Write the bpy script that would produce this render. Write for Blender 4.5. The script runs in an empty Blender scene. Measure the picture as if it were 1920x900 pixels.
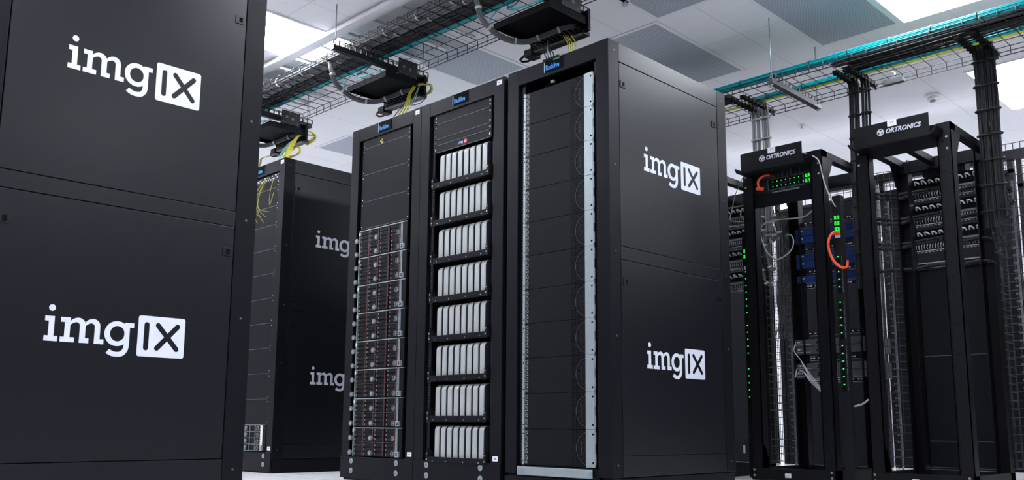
import bpy, bmesh, math, random
from mathutils import Vector, Matrix
random.seed(7)
PI = math.pi
SC = bpy.context.scene
COL = SC.collection

# ------------------------------------------------------------------ camera
FOC, CY0 = 1698.36, 527.945
YAW, PITCH, ROLL = -7.77447168e-01, 1.57773559e-01, 7.15000115e-03
_f = Vector((math.sin(YAW)*math.cos(PITCH), math.cos(YAW)*math.cos(PITCH), math.sin(PITCH)))
_r = Vector((math.cos(YAW), -math.sin(YAW), 0))
_u = _r.cross(_f)
R_ = math.cos(ROLL)*_r + math.sin(ROLL)*_u
U_ = -math.sin(ROLL)*_r + math.cos(ROLL)*_u
cam_d = bpy.data.cameras.new('camera')
cam = bpy.data.objects.new('camera', cam_d); COL.objects.link(cam)
cam.matrix_world = Matrix((( R_.x, U_.x, -_f.x, 0), (R_.y, U_.y, -_f.y, 0), (R_.z, U_.z, -_f.z, .335), (0, 0, 0, 1)))
cam_d.sensor_width = 36; cam_d.lens = FOC*36/1920
cam_d.shift_y = (CY0-450)/1920
cam_d.clip_start = .05; cam_d.clip_end = 100
SC.camera = cam

# ------------------------------------------------------------------ light
LAMP = 28.0
SC.view_settings.view_transform = 'Standard'; SC.view_settings.look = 'None'
SC.view_settings.gamma = 1; SC.view_settings.use_curve_mapping = False
SC.view_settings.exposure = 0.0
w = bpy.data.worlds.new('world'); SC.world = w; w.use_nodes = True
w.node_tree.nodes['Background'].inputs[0].default_value = (.8, .85, 1, 1)
w.node_tree.nodes['Background'].inputs[1].default_value = .2

# ------------------------------------------------------------------ materials
def mat(name, c, rough=.5, metal=0., spec=.5, emit=0., noise=0., nscale=40., bump=0., bscale=300.):
    m = bpy.data.materials.new(name); m.use_nodes = True
    nt = m.node_tree; b = nt.nodes['Principled BSDF']
    b.inputs['Base Color'].default_value = (*c, 1); b.inputs['Roughness'].default_value = rough
    b.inputs['Metallic'].default_value = metal; b.inputs['Specular IOR Level'].default_value = spec
    if emit:
        b.inputs['Emission Color'].default_value = (*c, 1); b.inputs['Emission Strength'].default_value = emit
    if noise or bump:
        tc = nt.nodes.new('ShaderNodeTexCoord')
    if noise:
        n = nt.nodes.new('ShaderNodeTexNoise'); n.inputs['Scale'].default_value = nscale; n.inputs['Detail'].default_value = 3
        nt.links.new(tc.outputs['Object'], n.inputs['Vector'])
        mx = nt.nodes.new('ShaderNodeMix'); mx.data_type = 'RGBA'
        mx.inputs[6].default_value = (*[v*(1-noise) for v in c], 1); mx.inputs[7].default_value = (*[min(1, v*(1+noise)) for v in c], 1)
        nt.links.new(n.outputs[0], mx.inputs[0]); nt.links.new(mx.outputs[2], b.inputs['Base Color'])
    if bump:
        n = nt.nodes.new('ShaderNodeTexNoise'); n.inputs['Scale'].default_value = bscale
        nt.links.new(tc.outputs['Object'], n.inputs['Vector'])
        bp = nt.nodes.new('ShaderNodeBump'); bp.inputs['Strength'].default_value = bump; bp.inputs['Distance'].default_value = .001
        nt.links.new(n.outputs[0], bp.inputs['Height']); nt.links.new(bp.outputs[0], b.inputs['Normal'])
    return m

def math_node(nt, op, a, b=None, c=None):
    n = nt.nodes.new('ShaderNodeMath'); n.operation = op
    for i, v in enumerate((a, b, c)):
        if v is None: continue
        if isinstance(v, (int, float)): n.inputs[i].default_value = v
        else: nt.links.new(v, n.inputs[i])
    return n.outputs[0]

def grid_mat(name, c, line, px, py, ox, oy, wd, rough=.5, dots=False, axes=(0, 1), spec=.5, noise=0.):
    """tiles with seams (dots=False) or a sheet drilled with round holes (dots=True), in world metres"""
    m = mat(name, c, rough, spec=spec); nt = m.node_tree; b = nt.nodes['Principled BSDF']
    g = nt.nodes.new('ShaderNodeNewGeometry'); sp = nt.nodes.new('ShaderNodeSeparateXYZ')
    nt.links.new(g.outputs['Position'], sp.inputs[0])
    fx = math_node(nt, 'SUBTRACT', math_node(nt, 'FRACT', math_node(nt, 'DIVIDE', math_node(nt, 'SUBTRACT', sp.outputs[axes[0]], ox), px)), .5)
    fy = math_node(nt, 'SUBTRACT', math_node(nt, 'FRACT', math_node(nt, 'DIVIDE', math_node(nt, 'SUBTRACT', sp.outputs[axes[1]], oy), py)), .5)
    ax = math_node(nt, 'MULTIPLY', math_node(nt, 'ABSOLUTE', fx), px); ay = math_node(nt, 'MULTIPLY', math_node(nt, 'ABSOLUTE', fy), py)
    if dots:
        d = math_node(nt, 'SQRT', math_node(nt, 'ADD', math_node(nt, 'POWER', ax, 2), math_node(nt, 'POWER', ay, 2)))
        k = math_node(nt, 'LESS_THAN', d, wd)
    else:
        kx = math_node(nt, 'GREATER_THAN', ax, px/2-wd); ky = math_node(nt, 'GREATER_THAN', ay, py/2-wd)
        k = math_node(nt, 'MAXIMUM', kx, ky)
    mx = nt.nodes.new('ShaderNodeMix'); mx.data_type = 'RGBA'
    mx.inputs[6].default_value = (*c, 1); mx.inputs[7].default_value = (*line, 1)
    nt.links.new(k, mx.inputs[0]); nt.links.new(mx.outputs[2], b.inputs['Base Color'])
    return m

BLK = mat('black powder coat', (.0036, .0041, .0066), .42, spec=.14, noise=.15, nscale=500)
BLK2 = mat('black satin blanking panel', (.0042, .0047, .0072), .5, spec=.14, noise=.12, nscale=400)
SIDE = mat('black textured side panel', (.0044, .0050, .0078), .33, spec=.30, noise=.18, nscale=450)
RACKM = mat('black open rack steel', (.0042, .0042, .0058), .4, spec=.2, noise=.15, nscale=300)
INK = mat('deep black', (.004, .004, .005), .8, spec=.06)
PLA = mat('black plastic', (.008, .008, .0095), .4, spec=.25)
WHT = mat('white vinyl', (.60, .62, .70), .5)
LBL = mat('white label', (.8, .8, .85), .5)
GREY = mat('grey print', (.12, .13, .15), .5)
SIL = mat('galvanised steel', (.34, .39, .41), .42, metal=.55, noise=.1, nscale=60)
CHR = mat('bright steel', (.62, .65, .68), .3, metal=.9)
ALU = mat('bead blasted aluminium', (.42, .44, .43), .42, metal=.25, noise=.03, nscale=200)
DAL = mat('aluminium in painted shade', (.016, .019, .035), .45)  # shade on the mini computers' aluminium side, put into the colour
RED = mat('maroon drive latch', (.060, .010, .018), .4)
DRV = mat('drive face', (.004, .004, .005), .45, spec=.15)
TRB = mat('black shelf steel', (.006, .0062, .008), .65, spec=.12)
EDG = mat('drive carrier edge', (.022, .022, .026), .4, spec=.25)
KNB = mat('clear grey knob', (.17, .18, .19), .3)
DOT = mat('grey bay marker', (.22, .225, .23), .4)
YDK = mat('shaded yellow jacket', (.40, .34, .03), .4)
MID = mat('mid grey edge', (.16, .165, .18), .4)
BLUE = mat('blue chassis', (.008, .03, .14), .4)
GRYC = mat('grey server chassis', (.065, .07, .08), .4)
TEAL = mat('aqua fibre jacket', (.0, .36, .40), .35)
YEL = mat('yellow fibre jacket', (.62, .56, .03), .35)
GRN = mat('green earth wire', (.0, .22, .10), .4)
MINT = mat('mint cable jacket', (.35, .62, .52), .4)
ORG = mat('orange power cord', (.75, .075, .015), .3)
CGR = mat('grey cable jacket', (.10, .105, .115), .4, noise=.2, nscale=80)
CLG = mat('light grey cable jacket', (.30, .31, .33), .4, noise=.2, nscale=80)
CBK = mat('black cable jacket', (.010, .011, .013), .42, spec=.3)
CDG = mat('charcoal cable jacket', (.014, .0155, .018), .45, spec=.25)
TIEW = mat('pale cable tie', (.50, .50, .47), .4)
CWH = mat('white cable jacket', (.55, .56, .57), .35)
LGRN = mat('green indicator', (.02, .9, .12), .4, emit=1.8)
LGRN2 = mat('green digits', (.03, 1., .05), .4, emit=.9)
LYEL = mat('amber label', (.7, .55, .05), .5)
LBLU = mat('blue lettering', (.02, .27, .75), .4)
PINK = mat('red lettering', (.6, .06, .08), .5)
CEIL = grid_mat('ceiling tile', (.78, .78, .80), (.62, .62, .64), .6, 1.2, -2.22+.3, 4.88+.6, .004, .8)
FRM = mat('white ceiling frame', (.74, .74, .76), .6)
PERF = grid_mat('perforated ceiling sheet', (.44, .47, .53), (.14, .15, .18), .014, .014, 0, 0, .0043, .6, dots=True)
FLR = grid_mat('white raised floor tile', (.80, .80, .82), (.35, .35, .36), .61, .61, .1, .2, .004, .22)
WAL = mat('white painted wall', (.72, .72, .75), .8)
WALD = mat('dark unseen wall', (.035, .036, .042), .7)  # out-of-view walls coloured dark to dim reflections in the side panels
VENT = grid_mat('perforated black vent', (.010, .0105, .013), (.001, .001, .001), .008, .008, 0, 0, .0030, .5, dots=True, axes=(0, 2), spec=.12)
LIT = mat('ceiling light diffuser', (.89, .925, 1.), .5, emit=LAMP)
CAGE = mat('black cage wire', (.015, .015, .016), .5)
TRAY = mat('black wire tray', (.012, .012, .014), .4)
STRUT = mat('grey strut channel', (.10, .10, .105), .4, metal=.3)
ROD = mat('zinc threaded rod', (.30, .38, .38), .4, metal=.6)
DUCT = mat('white slotted duct', (.82, .82, .84), .5)

# ------------------------------------------------------------------ mesh helpers
class M:
    def __init__(s): s.v = []; s.f = []; s.m = []; s.cur = 0; s.sm = []
    def mt(s, i): s.cur = i; return s
    def face(s, idx, smooth=False): s.f.append(idx); s.m.append(s.cur); s.sm.append(smooth)
    def box(s, x0, y0, z0, x1, y1, z1):
        if x0 > x1: x0, x1 = x1, x0
        if y0 > y1: y0, y1 = y1, y0
        if z0 > z1: z0, z1 = z1, z0
        b = len(s.v)
        s.v += [(x0,y0,z0),(x1,y0,z0),(x1,y1,z0),(x0,y1,z0),(x0,y0,z1),(x1,y0,z1),(x1,y1,z1),(x0,y1,z1)]
        for q in ((3,2,1,0),(4,5,6,7),(0,1,5,4),(1,2,6,5),(2,3,7,6),(3,0,4,7)): s.face([b+i for i in q])
        return s
    def tube(s, pts, r, n=6, closed=False):
        pts = [Vector(p) for p in pts]; N = len(pts); rings = []
        up = None
        for i, p in enumerate(pts):
            if closed: t = (pts[(i+1) % N]-pts[i-1])
            else: t = (pts[min(i+1, N-1)]-pts[max(i-1, 0)])
            t.normalize()
            if up is None:
                up = Vector((0,0,1)) if abs(t.z) < .9 else Vector((1,0,0))
            a = (up - t*up.dot(t))
            if a.length < 1e-5: a = Vector((1,0,0)) - t*t.x
            a.normalize(); bb = t.cross(a); up = a
            base = len(s.v)
            for k in range(n):
                an = 2*PI*k/n
                s.v.append(tuple(p + a*math.cos(an)*r + bb*math.sin(an)*r))
            rings.append(base)
        for i in range(N if closed else N-1):
            A, B = rings[i], rings[(i+1) % N]
            for k in range(n):
                k2 = (k+1) % n
                s.face([A+k, A+k2, B+k2, B+k], True)
        if not closed:
            s.face([rings[0]+k for k in range(n)][::-1]); s.face([rings[-1]+k for k in range(n)])
        return s
    def prism(s, poly, fn, d0, d1, smooth=False):
        """poly [(u,v)], fn(u,v,d)->xyz"""
        n = len(poly); b = len(s.v)
        s.v += [fn(u, v, d0) for u, v in poly] + [fn(u, v, d1) for u, v in poly]
        s.face(list(range(b, b+n))[::-1]); s.face(list(range(b+n, b+2*n)))
        for i in range(n):
            j = (i+1) % n
            s.face([b+i, b+j, b+n+j, b+n+i], smooth)
        return s
    def cyl(s, p0, p1, r, n=12): return s.tube([p0, p1], r, n)
    def strip(s, top, bot, fn, d0, d1):
        """solid band between two polylines of equal length"""
        n = len(top)
        for i in range(n-1):
            b = len(s.v)
            q = [top[i], top[i+1], bot[i+1], bot[i]]
            s.v += [fn(u, v, d0) for u, v in q] + [fn(u, v, d1) for u, v in q]
            s.face([b, b+1, b+2, b+3]); s.face([b+7, b+6, b+5, b+4])
            s.face([b, b+1, b+5, b+4]); s.face([b+2, b+3, b+7, b+6])
            if i == 0: s.face([b, b+3, b+7, b+4])
            if i == n-2: s.face([b+1, b+2, b+6, b+5])
        return s

ORG_ = {}
def obj(name, m, mats, parent=None, bevel=0, loc=None):
    me = bpy.data.meshes.new(name)
    o0 = Vector(ORG_.get(parent.name, (0,0,0))) if parent else Vector(loc or (0,0,0))
    me.from_pydata([tuple(Vector(v)-o0) for v in m.v], [], m.f)
    if not isinstance(mats, (list, tuple)): mats = [mats]
    for a in mats: me.materials.append(a)
    me.polygons.foreach_set('material_index', m.m)
    me.polygons.foreach_set('use_smooth', m.sm)
    bm = bmesh.new(); bm.from_mesh(me); bmesh.ops.recalc_face_normals(bm, faces=bm.faces[:]); bm.to_mesh(me); bm.free()
    o = bpy.data.objects.new(name, me); COL.objects.link(o)
    if parent: o.parent = parent; ORG_[o.name] = tuple(o0)
    else: o.location = o0; ORG_[o.name] = tuple(o0)
    if bevel:
        bv = o.modifiers.new('bevel', 'BEVEL'); bv.width = bevel; bv.segments = 2; bv.limit_method = 'ANGLE'
    return o
def thing(name, label, cat, loc, group=None):
    o = bpy.data.objects.new(name, None); COL.objects.link(o); o.location = loc
    o.empty_display_size = .1
    o['label'] = label; o['category'] = cat
    if group: o['group'] = group
    ORG_[o.name] = tuple(loc)
    return o
def tag(o, label, cat, group=None, kind=None):
    o['label'] = label; o['category'] = cat
    if group: o['group'] = group
    if kind: o['kind'] = kind
    return o
def struct(name, m, mats, bevel=0):
    o = obj(name, m, mats, bevel=bevel); o['kind'] = 'structure'; return o
def dup(root, delta, label=None):
    def cp(o, par):
        c = o.copy(); COL.objects.link(c)
        if par: c.parent = par
        ORG_[c.name] = ORG_.get(o.name, (0,0,0))
        for ch in o.children: cp(ch, c)
        return c
    r = cp(root, None); r.location = Vector(root.location)+Vector(delta)
    if label: r['label'] = label
    return r

def XF(y):   # u,v,d -> plane facing -y at depth y, d = height of relief
    return lambda u, v, d: (u, y-d, v)
def XS(x):   # plane facing +x
    return lambda u, v, d: (x+d, u, v)

def text(name, s, size, fn, u, v, depth, mt, parent, shear=0, bold=0, align='LEFT', sx=1., label=None):
    cu = bpy.data.curves.new(name, 'FONT'); cu.body = s; cu.size = size; cu.shear = shear; cu.offset = bold
    cu.align_x = align; cu.resolution_u = 3; cu.extrude = .5
    to = bpy.data.objects.new('tmp', cu); COL.objects.link(to)
    dg = bpy.context.evaluated_depsgraph_get(); me0 = bpy.data.meshes.new_from_object(to.evaluated_get(dg))
    m = M()
    for vt in me0.vertices:
        m.v.append(fn(u+vt.co.x*sx, v+vt.co.y, (vt.co.z+.5)*depth))
    for p in me0.polygons: m.face(list(p.vertices))
    bpy.data.objects.remove(to); bpy.data.curves.remove(cu); bpy.data.meshes.remove(me0)
    o = obj(name, m, mt, parent)
    if label: o['label'] = label
    return o

def bez(pts, n=8, closed=False):
    """Catmull-Rom through points (any dimension)"""
    P = [Vector(p) for p in pts]; out = []; N = len(P)
    for i in range(N-1):
        p0 = P[max(i-1, 0)]; p1 = P[i]; p2 = P[i+1]; p3 = P[min(i+2, N-1)]
        for k in range(n):
            t = k/n
            out.append(.5*((2*p1)+(p2-p0)*t+(2*p0-5*p1+4*p2-p3)*t*t+(3*p1-p0-3*p2+p3)*t**3))
    out.append(P[-1]); return out

SEG = {'0':'abcdef','1':'bc','2':'abged','3':'abgcd','4':'fgbc','5':'afgcd','6':'afgedc','7':'abc','8':'abcdefg','9':'abfgcd'}
def digits(m, s, u, v, h, fn, d, dx=None):
    w_ = h*.5; t = h*.14; x = u
    for ch in s:
        if ch == '.':
            m.prism([(x-t*.3, v), (x+t*.8, v), (x+t*.8, v+t), (x-t*.3, v+t)], fn, 0, d); x += t*1.3; continue
        R = {'a':(0,h-t,w_,h),'d':(0,0,w_,t),'g':(0,h/2-t/2,w_,h/2+t/2),'f':(0,h/2,t,h),'e':(0,0,t,h/2),'b':(w_-t,h/2,w_,h),'c':(w_-t,0,w_,h/2)}
        for k in SEG[ch]:
            a, b, c, e = R[k]; m.prism([(x+a, v+b), (x+c, v+b), (x+c, v+e), (x+a, v+e)], fn, 0, d)
        x += w_*1.45

def logo(fn, u0, v0, parent, k=1., mt=None, mi=None):
    """white img lettering plus a rounded badge with I and X strokes; metres"""
    m = M(); D = .0006
    def g(u, v): return (u0+u*k/1000, v0+v*k/1000)
    lay = [0]
    def nxt(): lay[0] += 1; return D+lay[0]*.00006
    def poly(pts): m.prism([g(*p) for p in pts], fn, 0, nxt())
    def rect(a, b, c, d): poly([(a, b), (c, b), (c, d), (a, d)])
    def band(outer, inner): m.strip([g(*p) for p in outer], [g(*p) for p in inner], fn, 0, nxt())
    B = 34.5
    poly([(21+11.3*math.cos(a*PI/12), 152+11.3*math.sin(a*PI/12)) for a in range(24)])
    poly([(0, 105), (13, 105), (13, 53), (-.5, 53), (-.5, B), (44.7, B), (44.7, 52.5), (31.6, 52.5), (31.6, 122.3), (0, 122.3)])
    rect(53, 104.7, 66.9, 122); rect(66.9, 52, 85.5, 122); rect(53.3, B, 101.5, 52)
    # arches
    def arch(xa, xb, w1, w2, top, xs):
        o = [(xa, 98), (xa, 106)] ; 
        outer = bez([(xa, 108), (xa+8, 117), (xa+24, 123.5), (xb-16, 121.5), (xb-4, 112), (xb, 98)], 6)
        inner = bez([(xa, 95), (xa+8, 102), (xa+20, 107.5), (xs-7, 105.5), (xs-1.5, 101), (xs, 94)], 6)
        band([tuple(p) for p in outer], [tuple(p) for p in inner])
    arch(85, 138.5, 0, 0, 0, 118.8); arch(137.5, 190.2, 0, 0, 0, 171)
    poly([(118.8, 99), (138.6, 99), (138.6, 52), (151.6, 52), (151.6, B), (118.8, B)])
    poly([(171, 99), (190.2, 99), (190.2, 52), (205, 52), (205, B), (171, B)])
    # g
    ring = [(252+45.5*math.cos(a*PI/20), 77.2+46*math.sin(a*PI/20)) for a in range(41)]
    inn = [(253+26.7*math.cos(a*PI/20), 77.2+28.5*math.sin(a*PI/20)) for a in range(41)]
    band(ring, inn)
    poly([(279, 120), (313, 120), (313, 102.7), (298, 102.7), (298, 60), (279, 60)])
    outer = bez([(298, 62), (298, 34), (293, 14), (278, -3), (255, -8), (234, -5), (216, 4)], 6)
    inner = bez([(279, 62), (279.5, 40), (277, 24), (268, 13), (255, 10), (242, 11.5), (227, 19)], 6)
    band([tuple(p) for p in outer], [tuple(p) for p in inner])
    # badge
    rr = 9; pts = []
    for cx, cy, a0 in ((512-rr, 153-rr, 0), (329+rr, 153-rr, 90), (329+rr, -1+rr, 180), (512-rr, -1+rr, 270)):
        for t in range(7): a = math.radians(a0+t*15); pts.append((cx+rr*math.cos(a), cy+rr*math.sin(a)))
    poly(pts)
    def caps(a, b, r=9.8):
        dx, dy = b[0]-a[0], b[1]-a[1]; an = math.atan2(dy, dx); q = []
        for t in range(9): q.append((b[0]+r*math.cos(an-PI/2+t*PI/8), b[1]+r*math.sin(an-PI/2+t*PI/8)))
        for t in range(9): q.append((a[0]+r*math.cos(an+PI/2+t*PI/8), a[1]+r*math.sin(an+PI/2+t*PI/8)))
        m.prism([g(*p) for p in q], fn, D*.5, nxt()+.0003)
    m.mt(1); caps((361.4, 119.5), (361.4, 32)); caps((405, 120), (481, 33), 9.8); caps((482, 120), (404, 33), 9.8)
    o = obj('logo', m, [mt or WHT, SIDE], parent); o['label'] = 'white lettering beside a white rounded badge'
    return o

def aimed(px, py, Y):
    """world point on the plane y=Y seen at this spot of the photograph"""
    d = R_*((px-960)/FOC) - U_*((py-CY0)/FOC) + _f
    t = Y/d.y
    return (d.x*t, Y, .335+d.z*t)

# ------------------------------------------------------------------ room shell
X0, X1, Y0, Y1, HC = -13.0, 3.6, -3.6, 14.0, 3.10
struct('floor', M().box(X0, Y0, -.1, X1, Y1, 0), FLR)
struct('ceiling', M().box(X0, Y0, HC, X1, Y1, HC+.1), CEIL)
struct('wall_left', M().box(X0-.1, Y0, 0, X0, Y1, HC), WAL)
struct('wall_right', M().box(X1, Y0, 0, X1+.1, Y1, HC), WALD)
struct('wall_back', M().box(X0, Y1, 0, X1, Y1+.1, HC), WAL)
struct('wall_front', M().box(X0, Y0-.1, 0, X1, Y0, HC), WALD)

# ceiling light panels (2 x 4 ft), one every 3.6 m along x and 2.4 m along y
def frame_ring(m, x0, y0, x1, y1, z0, z1, w_):
    m.box(x0, y0, z0, x1, y0+w_, z1).box(x0, y1-w_, z0, x1, y1, z1).box(x0, y0+w_, z0, x0+w_, y1-w_, z1).box(x1-w_, y0+w_, z0, x1, y1-w_, z1)
first = None
nx = {-5.82:'left', -2.22:'right'}
vis = {(-5.82, 2.48): 'very bright ceiling light panel at upper left, beside the near cabinet',
       (-2.22, 4.88): 'bright ceiling light panel at the top edge, right of the perforated tiles',
       (-2.22, 7.28): 'bright ceiling light panel at the right edge, beyond the tray',
       (-5.82, 9.68): 'distant ceiling light glimpsed through the green-lit open rack'}
for cx in (-9.42, -5.82, -2.22, 1.38):
    for cy in (-2.32, .08, 2.48, 4.88, 7.28, 9.68, 12.08):
        lab = vis.get((cx, cy), 'ceiling light panel out of sight behind or above the racks')
        if first is None:
            first = thing('ceiling_light', lab, 'light', (cx, cy, HC), 'ceiling light panels')
            m = M(); frame_ring(m, cx, cy, cx+.6, cy+1.2, HC-.012, HC-.001, .018); obj('frame', m, FRM, first)
            obj('diffuser', M().box(cx+.018, cy+.018, HC-.008, cx+.582, cy+1.182, HC-.001), LIT, first)
            f0 = (cx, cy)
        else: dup(first, (cx-f0[0], cy-f0[1], 0), lab)

# perforated ceiling tiles
perf = [(-4.02, 4.88, 'perforated grey ceiling tile directly above the right end of the cabinet with the big side logo'),
        (-3.42, 3.68, 'perforated grey ceiling tile cut by the top edge, above the centre rack'),
        (-2.82, 4.88, 'perforated grey-green ceiling tile between the hanger rod and the right light panel'),
        (-5.22, 3.68, 'perforated grey ceiling tile seen through and below the left wire tray'),
        (-7.62, 4.88, 'perforated grey ceiling tile, small corner left of the three centre racks')]
for cx, cy, lab in perf:
    t = thing('perforated_ceiling_tile', lab, 'ceiling tile', (cx, cy, HC), 'perforated ceiling tiles')
    m = M(); frame_ring(m, cx+.004, cy+.004, cx+.596, cy+1.196, HC-.006, HC-.001, .03); obj('frame', m, FRM, t)
    obj('perforated_sheet', M().box(cx+.034, cy+.034, HC-.004, cx+.566, cy+1.166, HC-.001), PERF, t)

# curtain track and its cross bars under the ceiling at the left
struct('trim_1', M().box(-9, 3.37, 3.035, -3.6, 3.45, 3.065).box(-9, 3.40, 3.065, -3.6, 3.42, HC), FRM, .002)
for i in range(8):
    x = -6.6+.3*i
    struct('trim_%d' % (i+2), M().box(x, 3.45, 3.055, x+.035, 4.15, 3.075), FRM, .001)

t = thing('smoke_detector', 'white round smoke detector on the ceiling at the right', 'smoke detector', (-2.584, 7.635, HC))
obj('base', M().cyl((-2.584, 7.635, HC), (-2.584, 7.635, HC-.022), .062, 28), FRM, t)
obj('head', M().cyl((-2.584, 7.635, HC-.02), (-2.584, 7.635, HC-.05), .042, 24), FRM, t)
obj('sensor_vent', M().cyl((-2.584, 7.635, HC-.048), (-2.584, 7.635, HC-.06), .022, 16), GREY, t)
for p, lab in (((-3.744, 7.612), 'small ceiling sprinkler left of the smoke detector'), ((-3.395, 4.489), 'small ceiling sprinkler at the very top edge, above the centre rack')):
    t = thing('sprinkler_head', lab, 'sprinkler', (*p, HC))
    obj('escutcheon', M().cyl((*p, HC), (*p, HC-.006), .034, 20), FRM, t)
    obj('nozzle', M().cyl((*p, HC-.005), (*p, HC-.035), .009, 10).cyl((*p, HC-.035), (*p, HC-.038), .02, 12), CHR, t)

# ------------------------------------------------------------------ enclosed cabinets
def latch(parent, fn, u, v):
    m = M(); m.prism([(u-.021, v-.017), (u+.021, v-.017), (u+.021, v+.017), (u-.021, v+.017)], fn, 0, .0035)
    m.mt(1); m.prism([(u-.006, v-.011), (u+.010, v-.011), (u+.010, v+.011), (u-.006, v+.011)], fn, .003, .0042)
    return obj('latch', m, [SIDE, INK], parent, .0008)

def cabinet(label, x0, x1, yf, yr, logos=False, latches=(), plate=True, opening=True, badge=None, numlab=(), badge_alt=False):
    t = thing('server_cabinet', label, 'cabinet', ((x0+x1)/2, yf, 0), 'black server cabinets')
    PW = .078; zt = 2.241
    for xa, xb in ((x0, x0+PW), (x1-PW, x1)):
        obj('front_post', M().box(xa, yf, .098, xb, yf+.083, zt), BLK, t, .002)
    for xa, xb in ((x0, x0+PW), (x1-PW, x1)):
        obj('rear_post', M().box(xa, yr-.09, .098, xb, yr, zt), BLK, t, .002)
    obj('header', M().box(x0+PW+.001, yf+.001, 2.154, x1-PW-.001, yf+.03, zt-.001), BLK, t, .0015)
    obj('top_panel', M().box(x0+.002, yf+.03, zt-.014, x1-.002, yr-.002, zt-.002), BLK, t, .001)
    obj('rear_door', M().box(x0+PW, yr-.02, .13, x1-PW, yr-.004, zt-.03), BLK, t, .001)
    obj('plinth', M().box(x0+.01, yf+.012, .0, x1-.004, yr-.01, .094), BLK, t, .002)
    if plate:
        p = obj('base_plate', M().box(x0+.001, yf-.006, .012, x1-.001, yf+.004, .141), BLK, t, .0015)
        for bx in plate:
            for bz in (.1155, .058):
                mm = M().cyl((bx, yf-.006, bz), (bx, yf-.009, bz), .0165, 20); mm.mt(1).prism([(bx-.008+a, bz-.004+b) for a, b in ((0,0),(.004,-.003),(.012,.002),(.012,.007),(.008,.004),(.002,.006))], XF(yf-.009), 0, .001)
                obj('bolt', mm, [SIL, GREY], p)
    else:
        obj('base_rail', M().box(x0+PW, yf+.002, .085, x1-PW, yf+.03, .138), BLK, t, .0015)
        obj('kick_plate', M().box(x0+.001, yf-.004, .005, x1-.001, yf+.01, .084), BLK, t, .0015)
    # far side
    obj('side_panel', M().box(x0+.004, yf+.083, .10, x0+.018, yr-.09, zt-.014), BLK, t)
    # visible side, facing +x
    ys, ye = yf+.0875, yr-.0935
    for za, zb in ((2.143, zt-.001), (1.1365, 1.1985), (.099, .1955)):
        obj('side_rail', M().box(x1-.022, ys-.002, za, x1-.001, ye+.002, zb), BLK if not logos else SIDE, t, .0012)
    ps = []
    for za, zb in ((.199, 1.133), (1.202, 2.139)):
        ps.append(obj('side_panel', M().box(x1-.022, ys, za, x1-.0015, ye, zb), SIDE, t, .0015))
    obj('backing', M().box(x1-.03, ys-.004, .1, x1-.022, ye+.004, zt-.02), INK, t)
    if logos:
        logo(XS(x1-.0015), yf+.287, .583, ps[0]); logo(XS(x1-.0015), yf+.287, 1.586, ps[1])
    for pi, u, v in latches: latch(ps[pi], XS(x1-.0015), u, v)
    m = M()
    for y in (yf+.045, yr-.045):
        for z in (.155, .76, 1.17, 1.60, 2.19):
            m.cyl((x1, y, z), (x1+.002, y, z), .005, 10)
    obj('screws', m, GRYC, t)
    # mounting rails with square holes
    for xa, xb in ((x0+PW+.002, x0+PW+.03), (x1-PW-.03, x1-PW-.002)):
        m = M().box(xa, yf+.024, .142, xb, yf+.028, 2.15); m.mt(1)
        xm = (xa+xb)/2
        for i in range(132):
            z = .15+i*.01515
            m.box(xm-.003, yf+.0232, z, xm+.003, yf+.0245, z+.006)
        obj('mounting_rail', m, [PLA, GREY], t)
    if badge is not None:
        b = obj('name_badge', M().box(badge, yf-.0025, 2.172, badge+.125, yf+.001, 2.236), INK, t, .0008)
        text('lettering', 'Racklive', .040, XF(yf-.0025), badge+.006, 2.183, .0006, LBLU, b, bold=.0006, sx=.72, label='bright blue lettering')
        obj('badge_edge', M().box(badge-.005, yf-.003, 2.174, badge-.001, yf, 2.23), SIL, b)
        if badge_alt: obj('green_mark', M().box(badge+.06, yf-.003, 2.226, badge+.105, yf-.0025, 2.233), GRN, b)
    for u, v, s in numlab:
        l = obj('number_label', M().box(u-.019, yf-.0015, v-.013, u+.019, yf, v+.013), LBL, t); l['label'] = 'white number label'
        obj('print', M().box(u-.006, yf-.002, v-.003, u+.006, yf-.0014, v+.003), GREY, l)
    return t

YF, YR = 3.355, 4.437
cabinet('tall black server cabinet, left of the centre three, holding the stack of disk servers', -4.783, -4.079, YF, YR, plate=(-4.668, -4.228), badge=-4.50, numlab=((-4.117, 2.213, 'B5'), (-4.118, .168, 'B5')))
cabinet('tall black server cabinet in the middle of the centre three, holding shelves of white computers', -4.078, -3.374, YF, YR, plate=(-3.956, -3.519), badge=-3.79, numlab=((-3.41, 2.213, 'B6'), (-3.415, .164, 'B6')))
cabinet('tall black server cabinet with two white side logos, rightmost of the centre three', -3.342, -2.647, YF, YR, logos=True, plate=(), badge=-3.068, badge_alt=True,
        latches=((1, YF+.118, 2.030), (1, YR-.127, 2.030), (0, YF+.123, 1.027), (0, YR-.12, 1.027)))
cabinet('black server cabinet standing apart behind, partly hidden by the nearest cabinet', -6.312, -5.608, YF, YR, logos=True, plate=(-6.19, -5.70), badge=-6.02,
        numlab=((-5.645, 2.213, 'B2'), (-5.645, .168, 'B2')), latches=((1, YF+.118, 2.030), (0, YF+.123, 1.027)))
cabinet('nearest black cabinet filling the left edge, with two large white logos', -4.08, -3.375, .815, 1.893, logos=True, plate=(),
        latches=((1, 1.772, 2.030), (0, 1.772, 1.027), (1, .940, 2.030), (0, .940, 1.027)))

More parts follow.
